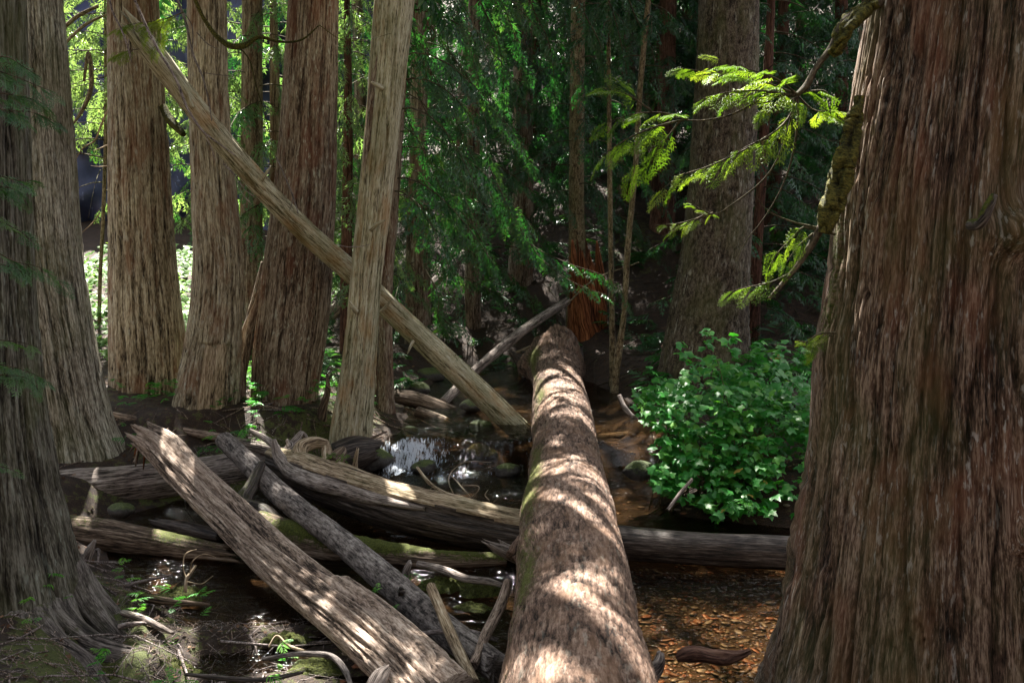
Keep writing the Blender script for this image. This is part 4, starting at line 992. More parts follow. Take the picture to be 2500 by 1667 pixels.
c = [[*P(785, 1060, 11.9), .06], [*P(788, 1000, 11.9), .055], [*P(800, 955, 11.9), .035], [*P(799, 918, 11.9), .008]]
o, t = simple_tube('tree_stump', c, 24, 50, 'wood', 'mossy', None, 168, .015, jag1=.12)
tag(o, 'pointed broken stump standing left of the pale snag', 'stump')
c = [[*P(640, 1130, 9.6), .03], [*P(612, 1190, 9.4), .06], [*P(590, 1235, 9.2), .09], [*P(640, 1255, 9.1), .10], [*P(680, 1290, 9.0), .10]]
log('dark twisted root wood in the hollow under the slender grey log', c, 24, 60, 'wood', 'dark', 169, amp=.03, moss=.3)
c = [[*P(760, 800, 17.5), .10], [*P(810, 765, 17.3), .12], [*P(840, 740, 17.2), .11]]
log('brown log chunk on the slope left of the snag', c, 20, 40, 'wood', 'silver', 170, amp=.02)
c = [[*P(1005, 745, 18.5), .09], [*P(1060, 690, 19.2), .09], [*P(1140, 615, 20.3), .08]]
log('weathered log lying up the sunlit slope right of the snag', c, 20, 60, 'wood', 'silver', 171, amp=.015)

# ------------------------------------------------------------------ dead sticks and branches
def stick(label, pts, mat='twig', seed=0, nu=10, nv=40, jag=.02, name='dead_branch', style='wood', twigs=(), amp=.004, **kw):
    ctrl = [[*P(a, b, d), r] for a, b, d, r in pts]
    if not twigs:
        o, t = simple_tube(name, ctrl, nu, nv, style, mat, None, seed, amp, jag1=jag, **kw)
        return tag(o, label, 'branch')
    r = thing(name, label, 'branch', ctrl[0][:3])
    simple_tube('stem', ctrl, nu, nv, style, mat, r, seed, amp, jag1=jag, **kw)
    for k, tw in enumerate(twigs):
        simple_tube('twig', [[*P(a, b, d), q] for a, b, d, q in tw], 6, 24, style, mat, r, seed + k + 1, .001)
    return r
stick('pale knobbly stick standing at a slant in front of the massive log', [(1052, 1432, 6.6, .035), (1080, 1500, 6.3, .036), (1110, 1570, 6.05, .036), (1160, 1670, 5.6, .034)], 'tan', 201, 16, 70, amp=.014)
stick('brown stick leaning on the left flank of the massive log', [(1240, 1420, 6.9, .03), (1225, 1470, 6.7, .036), (1190, 1540, 6.3, .035), (1155, 1625, 5.8, .03)], 'logbark', 202, 14, 60, amp=.01)
stick('wet bent stick lying half in the pool beside the massive log', [(1020, 1376, 8.0, .03), (1080, 1390, 7.9, .034), (1140, 1412, 7.7, .034), (1200, 1420, 7.6, .03), (1228, 1428, 7.55, .02)], 'silver', 203, 12, 60)
stick('thin level stick crossing the gap below the slender grey log', [(988, 1552, 6.3, .014), (1060, 1542, 6.35, .016), (1150, 1542, 6.4, .016), (1215, 1562, 6.4, .013)], 'twig', 204)
stick('short grey stub of wood rising by the slender log', [(988, 1420, 7.9, .03), (992, 1395, 7.9, .034), (1001, 1372, 7.9, .02)], 'silver', 205, 10, 20)
stick('bleached bare branch with fine twigs reaching over the dark water', [(1018, 1140, 9.9, .012), (1050, 1180, 9.7, .017), (1090, 1205, 9.5, .02), (1150, 1222, 9.3, .018), (1190, 1245, 9.1, .012)], 'tan', 206, 10, 50,
      twigs=[[(1070, 1195, 9.6, .006), (1055, 1190, 9.6, .005), (1045, 1200, 9.6, .003)], [(1108, 1210, 9.5, .007), (1095, 1170, 9.6, .006), (1130, 1130, 9.8, .004), (1200, 1128, 9.9, .002)], [(1150, 1215, 9.3, .007), (1120, 1180, 9.5, .006), (1100, 1158, 9.6, .003)], [(1195, 1222, 9.2, .006), (1185, 1205, 9.3, .005), (1192, 1195, 9.3, .003)], [(1150, 1220, 9.4, .006), (1170, 1190, 9.4, .005), (1120, 1185, 9.5, .003)], [(1205, 1225, 9.2, .005), (1225, 1210, 9.2, .004), (1250, 1208, 9.2, .002)]])
stick('bleached forked twig standing in the mud below the furrowed log', [(452, 1445, 7.5, .014), (456, 1412, 7.55, .014), (466, 1398, 7.6, .012), (478, 1380, 7.65, .008)], 'tan', 207, 8, 30,
      twigs=[[(456, 1415, 7.55, .009), (447, 1385, 7.6, .007), (455, 1350, 7.65, .006), (480, 1340, 7.7, .004)], [(462, 1402, 7.6, .007), (470, 1370, 7.6, .005), (500, 1352, 7.7, .004), (528, 1360, 7.7, .002)], [(458, 1420, 7.5, .006), (490, 1425, 7.5, .005), (520, 1405, 7.5, .003)]])
stick('grey weathered stub leaning by the mossy log at left', [(208, 1375, 8.3, .04), (218, 1345, 8.3, .038), (232, 1318, 8.3, .012)], 'silver', 208, 12, 24)
stick('thin dead branch lying on the mud by the spreading roots', [(215, 1410, 8.0, .02), (290, 1430, 7.8, .018), (350, 1418, 7.75, .012), (420, 1402, 7.7, .006)], 'twig', 209)
stick('mossy branch half buried in mud under the furrowed log', [(260, 1442, 7.6, .03), (330, 1455, 7.4, .032), (430, 1470, 7.3, .026), (510, 1475, 7.3, .012)], 'mossy', 210, 12, 60, moss=.6)
stick('curved root stick arching out of the mud at the lower left', [(300, 1495, 6.9, .024), (350, 1510, 6.8, .026), (390, 1530, 6.7, .024), (422, 1545, 6.6, .01)], 'silver', 211, 12, 50, moss=.2)
stick('short stick lying by the root tips at left', [(290, 1530, 6.7, .02), (320, 1524, 6.7, .018), (355, 1520, 6.7, .008)], 'twig', 212)
stick('long dark branch arching along the bottom of the picture', [(640, 1608, 5.95, .010), (740, 1595, 5.95, .016), (810, 1602, 5.9, .019), (845, 1640, 5.75, .018), (858, 1680, 5.6, .014)], 'greybark', 213, 10, 70)
stick('thin bare stick lying low at the bottom left', [(455, 1645, 5.9, .010), (550, 1655, 5.85, .015), (650, 1658, 5.8, .016), (740, 1640, 5.85, .010)], 'dark', 214)
stick('grey hooked stub beside the lower end of the furrowed log', [(905, 1690, 5.35, .04), (930, 1650, 5.45, .045), (948, 1630, 5.5, .02)], 'silver', 215, 14, 30, amp=.012)
stick('thin branch poking up between the mud and the furrowed log', [(655, 1580, 6.2, .005), (675, 1552, 6.25, .007), (700, 1572, 6.2, .009), (745, 1590, 6.1, .010)], 'tan', 216)
stick('wet plank like chunk of bark in the lower right stream shallows', [(1652, 1608, 5.9, .012), (1672, 1600, 5.9, .034), (1700, 1596, 5.9, .040), (1740, 1603, 5.85, .030), (1765, 1606, 5.85, .034), (1800, 1600, 5.85, .020), (1832, 1588, 5.9, .005)], 'redcedar', 217, 26, 90, amp=.035, name='driftwood', lob=.35)
stick('grey slanting stick under the leafy bush at the water edge', [(1630, 1245, 9.3, .016), (1660, 1205, 9.4, .018), (1690, 1170, 9.5, .014)], 'silver', 218)
stick('dead twig sticking out right at the foot of the snag', [(880, 1080, 11.4, .02), (910, 1068, 11.4, .016), (945, 1052, 11.4, .008)], 'logbark', 219)
stick('pale broken branch on the bank right of the massive log', [(1512, 965, 13.5, .03), (1522, 990, 13.4, .035), (1545, 1015, 13.3, .028), (1560, 1020, 13.2, .02)], 'silver', 220, moss=.2)
stick('bleached dead branches heaped behind the far end of the massive log', [(1245, 868, 16.8, .03), (1290, 850, 16.9, .03), (1330, 825, 17.1, .02), (1348, 800, 17.2, .01)], 'tan', 221, 10, 40,
      twigs=[[(1275, 858, 16.9, .014), (1320, 850, 16.9, .012), (1345, 822, 17, .008)], [(1316, 862, 16.8, .010), (1316, 838, 16.9, .009)], [(1320, 865, 16.8, .010), (1335, 835, 16.9, .007), (1350, 808, 17, .004)]])
stick('pale broken root end lying behind the thin pole at left', [(640, 965, 11.9, .012), (645, 955, 11.9, .012), (655, 940, 11.9, .006)], 'tan', 222)
stick('short pale stick between the tan and the scarred cedar', [(395, 1010, 11.9, .012), (402, 1000, 11.9, .011), (411, 993, 11.9, .005)], 'silver', 223)
stick('stick lying in sunlight on the mud below the mossy log', [(215, 1365, 8.4, .01), (240, 1340, 8.4, .012), (238, 1375, 8.3, .008), (233, 1405, 8.2, .006)], 'twig', 224)

# hanging dead branches at upper left
def hang(label, main, tw=(), mat='twig', seed=300, **kw): stick(label, main, mat, seed, 8, 70, twigs=tw, name='hanging_branch', **kw)
hang('long thin bare branch hanging past the top of the leaning log', [(320, -20, 9.8, .012), (355, 60, 9.8, .012), (385, 120, 9.8, .012), (430, 195, 9.8, .012), (460, 270, 9.8, .011), (500, 325, 9.8, .009), (540, 355, 9.8, .007), (575, 380, 9.8, .004)],
     [[(500, 325, 9.8, .006), (515, 360, 9.8, .005), (527, 392, 9.8, .003)]], seed=301)
hang('thin bare branch dangling in front of the tan cedar', [(264, -20, 9.9, .009), (275, 30, 9.9, .009), (295, 70, 9.9, .008), (310, 110, 9.9, .007), (320, 150, 9.9, .004)], [[(314, 95, 9.9, .006), (315, 120, 9.9, .006), (322, 140, 9.9, .002)]], seed=304)
hang('mossy crooked branch reaching right between the scarred and brown cedars', [(468, -20, 11.2, .02), (500, 50, 11.3, .022), (535, 95, 11.3, .028), (560, 112, 11.3, .034), (595, 112, 11.3, .034), (630, 92, 11.3, .022), (680, 102, 11.3, .014), (735, 98, 11.3, .011), (780, 62, 11.3, .006)],
     [[(580, 112, 11.3, .008), (605, 140, 11.3, .008), (625, 210, 11.3, .006), (650, 290, 11.3, .005), (665, 360, 11.3, .003)], [(780, 62, 11.3, .005), (830, 95, 11.3, .004), (880, 100, 11.3, .003), (955, 82, 11.3, .002)]], 'moss', 307, moss=.5)
hang('dark bare branch hanging vertically before the scarred cedar', [(425, -20, 10.4, .012), (455, 60, 10.4, .012), (470, 130, 10.4, .011), (495, 190, 10.4, .009), (510, 250, 10.4, .007), (517, 295, 10.4, .004)],
     [[(480, 80, 10.4, .006), (510, 110, 10.4, .005), (535, 122, 10.4, .003)], [(495, 178, 10.4, .005), (540, 184, 10.4, .004), (590, 188, 10.4, .002)], [(470, 125, 10.4, .006), (467, 60, 10.4, .005), (430, 10, 10.4, .004)]], 'greybark', 311)
hang('forked bare twig drooping left of the brown cedar', [(545, 400, 11.2, .006), (575, 430, 11.2, .006), (600, 465, 11.2, .005), (620, 480, 11.2, .003)], [[(575, 430, 11.2, .004), (590, 470, 11.2, .004), (615, 500, 11.2, .002)]], seed=315)
hang('pale branch bending down in the bright gap left of the tan cedar', [(300, 200, 13.5, .012), (280, 235, 13.6, .014), (262, 270, 13.7, .014), (245, 310, 13.8, .013), (230, 345, 13.8, .011), (205, 360, 13.8, .009), (187, 385, 13.8, .007), (178, 420, 13.8, .006), (182, 455, 13.8, .003)],
     [[(272, 350, 13.6, .010), (250, 360, 13.7, .008), (228, 368, 13.8, .003)], [(272, 405, 13.6, .007), (240, 407, 13.7, .006), (222, 405, 13.8, .002)], [(245, 520, 13.8, .008), (220, 550, 13.8, .006), (200, 568, 13.8, .003)]], 'tan', 317)
hang('thick moss clad branch stub on the right side of the tan cedar', [(398, 262, 12.5, .05), (412, 290, 12.4, .055), (430, 310, 12.3, .05), (448, 330, 12.2, .03)], [], 'moss', 321, moss=.9, amp_moss=.03)
hang('dark thin branch crossing the lower part of the leaning log', [(672, 380, 11.2, .006), (695, 430, 11.2, .007), (715, 480, 11.2, .008), (728, 520, 11.2, .005)], [[(715, 470, 11.2, .004), (712, 500, 11.2, .004), (706, 515, 11.2, .002)]], 'greybark', 323)
hang('fine pale twig crossing the snag', [(815, 595, 11.3, .004), (850, 603, 11.3, .004), (885, 601, 11.3, .003), (905, 596, 11.3, .002)], [], 'twig', 326)
for k, (pts, lab) in enumerate([([(205, 200, 15.5, .02), (215, 130, 15.5, .03), (222, 215, 15.4, .035), (195, 280, 15.3, .025), (172, 310, 15.2, .01)], 'sunlit mossy limb curving down in the bright gap beside the left cedars'),
                                ([(148, 75, 15.8, .03), (190, 40, 15.9, .03), (240, 15, 16, .025)], 'dark limb slanting up across the bright foliage at upper left'),
                                ([(150, 115, 15.6, .022), (210, 60, 15.7, .022), (262, 35, 15.8, .015)], 'second lower limb slanting across the bright foliage at upper left'),
                                ([(1385, 742, 17.2, .012), (1440, 690, 17.5, .015), (1560, 640, 18, .012)], 'thin dead pole slanting behind the thin sapling pair')]):
    hang(lab, pts, [], 'thin', 330 + k * 3, moss=.3)

# ------------------------------------------------------------------ roots of the left cedar
def troot(pts, seed, moss=.15, mat='root', nu=30, nv=110):
    c = [[*G(a, b, z), r] for a, b, z, r in pts]
    simple_tube('root', c, nu, nv, 'cedar', mat, left1, seed, 0.022, moss=moss, lob=.08)
troot([(150, 1330, .62, .06), (185, 1420, .36, .10), (215, 1480, .22, .10), (260, 1540, .12, .085), (310, 1580, .06, .06), (352, 1592, .02, .025)], 401)
troot([(100, 1360, .58, .07), (130, 1450, .33, .11), (170, 1540, .20, .11), (250, 1592, .12, .10), (330, 1608, .08, .075), (385, 1612, .05, .05), (440, 1622, .0, .02)], 402, .25)
troot([(60, 1380, .55, .07), (80, 1480, .32, .12), (130, 1580, .20, .11), (220, 1640, .12, .08), (260, 1690, .06, .05)], 403, .3)
troot([(160, 1330, .60, .05), (210, 1420, .28, .07), (250, 1470, .14, .06), (285, 1500, .06, .035), (300, 1520, .02, .015)], 404)
troot([(20, 1400, .52, .08), (25, 1520, .3, .12), (40, 1620, .2, .09), (60, 1700, .12, .06)], 405, .3)
troot([(130, 1560, .2, .05), (160, 1600, .14, .045), (200, 1630, .12, .04), (240, 1600, .1, .03), (258, 1580, .06, .015)], 406, .4, nu=16, nv=60)
troot([(0, 1560, .28, .04), (60, 1600, .20, .045), (100, 1650, .15, .04), (150, 1690, .1, .03)], 407, .35, nu=16, nv=60)

# ------------------------------------------------------------------ crowns
R_ = np.random.default_rng
def up_crown(root, t, z0, z1, n, L0, L1, seed, **kw):
    crown_for(root, axis_of(t), z0, z1, n, L0, L1, kw.pop('tmpl', COARSE), kw.pop('per_m', 5.0), kw.pop('size', 0.85), R_(seed), limb_r=.03, t0=.12, **kw)
up_crown(left1, ta, 7.5, 15, 34, 3.0, 1.5, 501)
up_crown(tb_r, tb, 7.5, 17, 46, 3.4, 1.5, 502)
up_crown(tc_r, tc, 7.8, 17, 46, 3.4, 1.5, 503)
up_crown(td_r, td, 8.2, 16.5, 40, 3.2, 1.5, 504)
up_crown(te_r, te, 7.6, 17, 50, 3.4, 1.5, 505)
up_crown(tf2_r, tf2, 8.0, 15.5, 44, 3.0, 1.2, 506)
up_crown(tmid_r, tmid, 8.6, 17.5, 46, 3.2, 1.4, 507)
up_crown(giant, tg, 7.0, 17, 36, 3.6, 2.0, 508, az=(0.3, 4.2))
up_crown(fir_r, fir_t, 8.4, 17, 40, 3.4, 1.5, 509)

def low_crown(root, t, z0, z1, n, L0, L1, seed, tmpl=MID, per_m=7.6, size=.40, **kw):
    crown_for(root, axis_of(t), z0, z1, n, L0, L1, tmpl, per_m, size, R_(seed), **kw)
for k, (r_, t_) in enumerate([(b8_r, b8_t), (b7_r, b7_t), (b2_r, b2_t), (b1_r, b1_t), (b5_r, b5_t), (b10_r, b10_t)]):
    up_crown(r_, t_, 9.6, 17.5, 44, 3.4, 1.6, 540 + k)
# drooping foliage of the middle background
low_crown(b8_r, b8_t, 1.9, 8.5, 60, 2.6, 1.6, 521, droop=.68, rise=.1, hang=.45, tint=.42)
low_crown(b7_r, b7_t, 2.4, 8.5, 56, 2.6, 1.6, 522, droop=.65, rise=.1, hang=.45, tint=.40)
low_crown(b2_r, b2_t, 3.6, 9, 40, 2.8, 1.6, 523, droop=.8, hang=.6, tint=.34)
low_crown(b1_r, b1_t, 3.2, 9, 40, 2.4, 1.4, 524, droop=.7, hang=.6, tint=.38)
low_crown(tf2_r, tf2, 3.2, 8.0, 30, 2.0, 1.8, 525, droop=.75, hang=.5, tint=.45, az=(-1.0, 1.6))
low_crown(b5_r, b5_t, 4.0, 9, 36, 2.6, 1.5, 526, droop=.6, tint=.28)
low_crown(b10_r, b10_t, 4.0, 9, 36, 2.8, 1.5, 527, droop=.6, tint=.28)
low_crown(b6_r, b6_t, 1.2, 10, 90, 2.6, 1.4, 528, droop=.45, rise=.1, hang=.3, tint=.36)
low_crown(b9_r, b9_t, 3.4, 8.5, 46, 2.0, 1.0, 529, droop=.55, hang=.5, tint=.75)
low_crown(b4_r, b4_t, 5.0, 10.5, 18, 1.2, .7, 530, droop=.6, tint=.4)
low_crown(b3_r, b3_t, 5.0, 10.5, 16, 1.2, .7, 531, droop=.6, tint=.4)
low_crown(tmid_r, tmid, 2.6, 8.6, 44, 2.4, 2.2, 532, droop=.6, hang=.5, tint=.55)

# trees standing only in the background, trunk and crown
def back_conifer(x, y, h, r, label, seed, group=None, z0=1.0, n=60, L0=2.6, L1=.8, tmpl=FAR, per_m=7, size=.55, tint=.36, **kw):
    z = gz(x, y); rt = thing('hemlock_tree', label, 'tree', (x, y, z), group)
    ctrl = [[x, y, z - .3, r * 1.3], [x, y, z + .3, r * 1.1], [x + .1, y, z + h * .5, r * .7], [x + .15, y, z + h, r * .2]]
    t = Tube(ctrl, 18, 40, upright=True); hh = bark_height('cedar', t.cx * r, t.cy * r, t.SS, seed)
    V, pl = t.faces(t.pos(t.RR + (hh - .5) * .02))
    part('trunk', V, pl, M['redcedar'] if seed % 2 else M['cedar_brown'], rt, {'bh': t.pad(hh, V), 'bc': t.pad(np.stack([t.cx * r, t.cy * r, t.SS], -1), V), 'moss': np.zeros(len(V))})
    crown_for(rt, axis_of(t), z + z0, z + h * .98, n, L0, L1, tmpl, per_m, size, R_(seed), tint=tint, **kw)
    return rt
back_conifer(4.1, 16.6, 9, .10, 'young dark hemlock in the shade right of the massive grey fir', 601, z0=.4, n=90, L0=1.9, L1=.5, tmpl=MID, per_m=7, size=.42, droop=.4)
back_conifer(6.2, 18.0, 12, .16, 'hemlock behind the upper left edge of the huge right cedar', 602, z0=.6, n=90, L0=2.4, tmpl=MID, size=.44, per_m=7, droop=.4)
back_conifer(5.4, 20.5, 13, .15, 'hemlock deep in the shade behind the massive grey fir', 609, z0=.5, n=90, L0=2.4, tmpl=MID, size=.44, per_m=6, droop=.4, shade=False)
back_conifer(3.3, 22.5, 15, .18, 'hemlock on the slope behind the thin saplings', 603, z0=2.5, n=70)
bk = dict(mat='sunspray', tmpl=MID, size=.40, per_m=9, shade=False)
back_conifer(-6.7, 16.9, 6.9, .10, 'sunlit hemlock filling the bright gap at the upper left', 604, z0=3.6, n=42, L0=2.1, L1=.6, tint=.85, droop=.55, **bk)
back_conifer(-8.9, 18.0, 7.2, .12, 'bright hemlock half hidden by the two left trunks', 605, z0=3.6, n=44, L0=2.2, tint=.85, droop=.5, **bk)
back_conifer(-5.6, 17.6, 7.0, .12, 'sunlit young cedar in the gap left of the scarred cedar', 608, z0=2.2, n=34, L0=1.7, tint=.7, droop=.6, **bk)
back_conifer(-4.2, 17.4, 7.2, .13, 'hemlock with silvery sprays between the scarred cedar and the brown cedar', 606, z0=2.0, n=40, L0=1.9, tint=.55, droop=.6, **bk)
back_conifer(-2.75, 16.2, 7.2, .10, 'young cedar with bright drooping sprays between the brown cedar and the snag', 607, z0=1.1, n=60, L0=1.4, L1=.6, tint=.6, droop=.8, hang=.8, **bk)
spots = [(-1.2, 25), (0.6, 27), (2.2, 29), (4.8, 26.5), (6.8, 24), (8.8, 22), (-3.6, 24), (-2.4, 30), (1.0, 33), (5.5, 32), (9.5, 29), (-6.0, 31), (12, 26), (3.2, 38), (-.8, 38), (8.5, 37), (-5, 39), (13, 34), (2.7, 23.4), (4.4, 22.4), (3.6, 26.5), (5.8, 29)]  # the last trees in this list are added to shade the slope
protos = []
for k, (x, y) in enumerate(spots):
    lab = 'tall dark conifer among those crowding the far slope'
    if k < 4:
        protos.append(back_conifer(x, y, 15 + k * 1.3, .2, lab, 620 + k, 'conifers on the far slope', z0=1.0 + (k % 3) * .6, n=50, L0=3.4, L1=.8, size=.66, per_m=9, limbs=False, tint=.32, shade=False))
    else:
        src = protos[k % 4]; o = src.copy(); COL.objects.link(o); o.location = (x, y, gz(x, y)); o.rotation_euler = (0, 0, k * 1.7)
        for ch in src.children:
            c2 = ch.copy(); COL.objects.link(c2); c2.parent = o

# ------------------------------------------------------------------ near fronds of the right giant
def twigs(root, paths, rr, mat='limb'):
    for p, r in zip(paths, rr):
        V, Q = limb_mesh([p], [r], 5); part('twig', V, [Q], M[mat], root, limb_attrs(V))
def frond_set(root, paths, per_m, size, seed, tint, mat='spray_near', limb=.006, t0=.12, tmpl=FINE, hang=.35, spread=.9):
    rg = R_(seed)
    O, XD, NN, SC = foliage_on(paths, per_m, size, rg, t0=t0, hang=hang, spread=spread)
    NN = NN + np.array([0, -0.7, 0]) * rg.uniform(0, 1, len(NN))[:, None]
    V, Fc, T = place(tmpl, O, XD, NN, SC, np.clip(rg.normal(tint, .15, len(O)), 0, 1), rg)
    part('foliage', V, [Fc], M[mat], root, {'tint': T}, smooth=False)
    twigs(root, paths, [limb * rg.uniform(.8, 1.2) for _ in paths])
def ppath(pts, n=14):
    r, _ = catmull([[*P(a, b, d), 0] for a, b, d in pts], np.linspace(0, 1, n)); return r[:, :3]
br = thing('cedar_branch', 'drooping mossy branch with yellow green fronds growing from the huge right cedar', 'branch', P(2115, 15, 5.0))
simple_tube('limb', [[*P(2150, 5, 5.15), .026], [*P(2105, 25, 5.05), .022], [*P(2060, 55, 5.0), .018], [*P(2030, 115, 5.0), .015], [*P(1990, 170, 5.0), .013], [*P(1965, 215, 5.0), .016], [*P(1945, 232, 5.0), .010]], 16, 80, 'wood', 'limb', br, 701, .006)
simple_tube('moss', [[*P(2125, 12, 5.05), .03], [*P(2085, 46, 5.0), .034], [*P(2058, 76, 4.98), .032], [*P(2045, 115, 4.98), .02], [*P(2030, 135, 5.0), .008]], 40, 140, 'fir', 'moss', br, 702, .05, lob=.4)
frond_set(br, [ppath([(1945, 230, 5.0), (1900, 195, 4.95), (1830, 170, 4.9), (1760, 150, 4.9), (1750, 140, 4.9)]),
               ppath([(1945, 230, 5.0), (1880, 205, 5.0), (1800, 185, 5.0), (1720, 175, 5.0), (1655, 165, 5.0)]),
               ppath([(1940, 232, 5.0), (1860, 222, 5.0), (1780, 225, 5.0), (1700, 245, 5.0)]),
               ppath([(1950, 228, 5.0), (1985, 222, 5.0), (2020, 228, 5.05), (2028, 250, 5.05)])], 15, .21, 703, .6)
frond_set(br, [ppath([(1948, 235, 5.0), (1920, 250, 4.95), (1880, 260, 4.95), (1858, 275, 4.95)]), ppath([(1945, 232, 5.0), (1990, 270, 5.05), (2040, 268, 5.1)]),
               ppath([(1948, 235, 5.0), (1930, 280, 5.0), (1880, 330, 4.95), (1830, 355, 4.9), (1770, 385, 4.9)]), ppath([(1880, 330, 4.95), (1800, 375, 4.9), (1720, 410, 4.9), (1660, 430, 4.9), (1610, 468, 4.9)])], 16, .20, 704, .55)
frond_set(br, [ppath([(1700, 535, 5.0), (1740, 520, 5.0), (1660, 545, 5.0), (1600, 550, 5.0)]), ppath([(1740, 525, 5.0), (1690, 500, 5.0), (1668, 488, 5.0)]), ppath([(1720, 525, 5.0), (1650, 560, 5.0), (1612, 580, 5.0)])], 20, .10, 705, .6)
frond_set(br, [ppath([(1680, 290, 5.1), (1610, 275, 5.1), (1540, 280, 5.1), (1480, 300, 5.1)]), ppath([(1670, 292, 5.1), (1600, 310, 5.1), (1530, 340, 5.1), (1470, 380, 5.1)]), ppath([(1590, 270, 5.1), (1530, 230, 5.1), (1470, 215, 5.15)]), ppath([(1660, 295, 5.1), (1620, 345, 5.1), (1560, 380, 5.1), (1540, 430, 5.1)])], 15, .21, 706, .5)
twigs(br, [ppath([(1945, 232, 5.0), (1870, 240, 5.0), (1780, 282, 5.05), (1700, 295, 5.1), (1600, 275, 5.1)]), ppath([(1945, 232, 5.0), (1920, 330, 5.0), (1880, 420, 5.0), (1800, 490, 5.0), (1740, 525, 5.0), (1700, 520, 5.0)]),
                  ppath([(1948, 232, 5.0), (1945, 320, 5.0), (1920, 430, 5.0), (1860, 540, 5.0), (1820, 590, 5.0), (1796, 640, 5.0)])], [.009, .009, .007])
br2 = thing('cedar_branch', 'lower moss hung branch drooping left from the huge right cedar', 'branch', P(2050, 430, 4.85))
simple_tube('limb', [[*P(2095, 260, 4.85), .02], [*P(2075, 340, 4.8), .022], [*P(2050, 430, 4.8), .024], [*P(2020, 520, 4.8), .022], [*P(1985, 590, 4.8), .018], [*P(1945, 650, 4.8), .014], [*P(1875, 732, 4.8), .006]], 14, 90, 'wood', 'limb', br2, 711, .006)
simple_tube('moss', [[*P(2097, 235, 4.82), .008], [*P(2084, 300, 4.8), .022], [*P(2066, 380, 4.78), .026], [*P(2044, 470, 4.78), .030], [*P(2024, 530, 4.78), .026], [*P(2012, 570, 4.78), .008]], 44, 240, 'fir', 'moss', br2, 712, .05, lob=.4)
frond_set(br2, [ppath([(1990, 560, 4.8), (1960, 555, 4.8), (1940, 575, 4.8), (1890, 630, 4.8), (1872, 668, 4.8)]), ppath([(1925, 670, 4.8), (1880, 690, 4.8), (1830, 700, 4.8), (1782, 712, 4.8)]), ppath([(1985, 570, 4.8), (1950, 600, 4.8), (1920, 640, 4.8)])], 17, .16, 713, .55)
frond_set(br2, [ppath([(2040, 812, 4.95), (2000, 815, 4.95), (1965, 835, 4.95), (1945, 830, 4.95)]), ppath([(2030, 818, 4.95), (1995, 830, 4.95), (1980, 868, 4.95)])], 26, .13, 714, .45)
twigs(br2, [ppath([(2040, 572, 4.8), (1990, 555, 4.8), (1930, 540, 4.8), (1870, 510, 4.8), (1845, 480, 4.8)])], [.008])
# burl twig
simple_tube('dead_twig', [[*P(2370, 550, 4.6), .022], [*P(2395, 545, 4.52), .02], [*P(2415, 505, 4.5), .018], [*P(2428, 475, 4.5), .01]], 12, 40, 'wood', 'root', giant, 721, .01, moss=.6, amp_moss=.008)

# dark sprays hanging before the left trunks
nb = thing('cedar_branch', 'dark green soft sprays hanging in front of the left edge trunk', 'branch', P(-60, 300, 5.4))
frond_set(nb, [ppath([(-60, 150, 5.5), (20, 140, 5.45), (60, 165, 5.4), (100, 190, 5.4)]), ppath([(-60, 160, 5.5), (30, 185, 5.4), (80, 205, 5.4), (130, 225, 5.4)]), ppath([(-60, 225, 5.5), (20, 230, 5.4), (70, 240, 5.4), (125, 262, 5.4)]), ppath([(-50, 250, 5.5), (20, 270, 5.4), (80, 275, 5.4), (140, 300, 5.4)]),
               ppath([(-60, 420, 5.5), (0, 430, 5.4), (40, 440, 5.4), (80, 440, 5.4)]), ppath([(-60, 440, 5.5), (0, 455, 5.4), (50, 470, 5.4), (60, 490, 5.4)])], 15, .20, 731, .6, mat='spray')
nb2 = thing('cedar_branch', 'lower dark green sprays drooping over the left edge trunk', 'branch', P(-60, 650, 5.6))
frond_set(nb2, [ppath([(-60, 590, 5.6), (0, 620, 5.5), (40, 640, 5.5), (90, 650, 5.5), (150, 690, 5.5)]), ppath([(-60, 640, 5.6), (20, 650, 5.5), (70, 670, 5.5)]), ppath([(-40, 530, 5.6), (20, 550, 5.5), (50, 565, 5.5)]),
                ppath([(-60, 820, 5.6), (0, 830, 5.5), (50, 835, 5.5), (100, 850, 5.5)]), ppath([(-60, 870, 5.6), (0, 890, 5.5), (50, 900, 5.5), (110, 925, 5.5)]), ppath([(-30, 920, 5.6), (20, 915, 5.5), (70, 925, 5.5), (100, 960, 5.5)]), ppath([(-60, 1120, 5.7), (-10, 1135, 5.6), (30, 1145, 5.6)])], 15, .19, 732, .65, mat='spray')
# sprig on the top of the leaning log
nb3 = thing('cedar_branch', 'bright green sprig drooping over the upper end of the leaning log', 'branch', P(390, 50, 10.3))
frond_set(nb3, [ppath([(450, 30, 10.3), (390, 50, 10.3), (330, 58, 10.3), (282, 72, 10.3)]), ppath([(400, 45, 10.3), (370, 60, 10.3), (345, 80, 10.3), (350, 100, 10.3)]), ppath([(400, 48, 10.3), (390, 80, 10.3), (380, 110, 10.3), (365, 130, 10.3)]), ppath([(340, 120, 10.3), (310, 125, 10.3), (282, 130, 10.3)])], 18, .22, 733, .75, mat='spray_near')
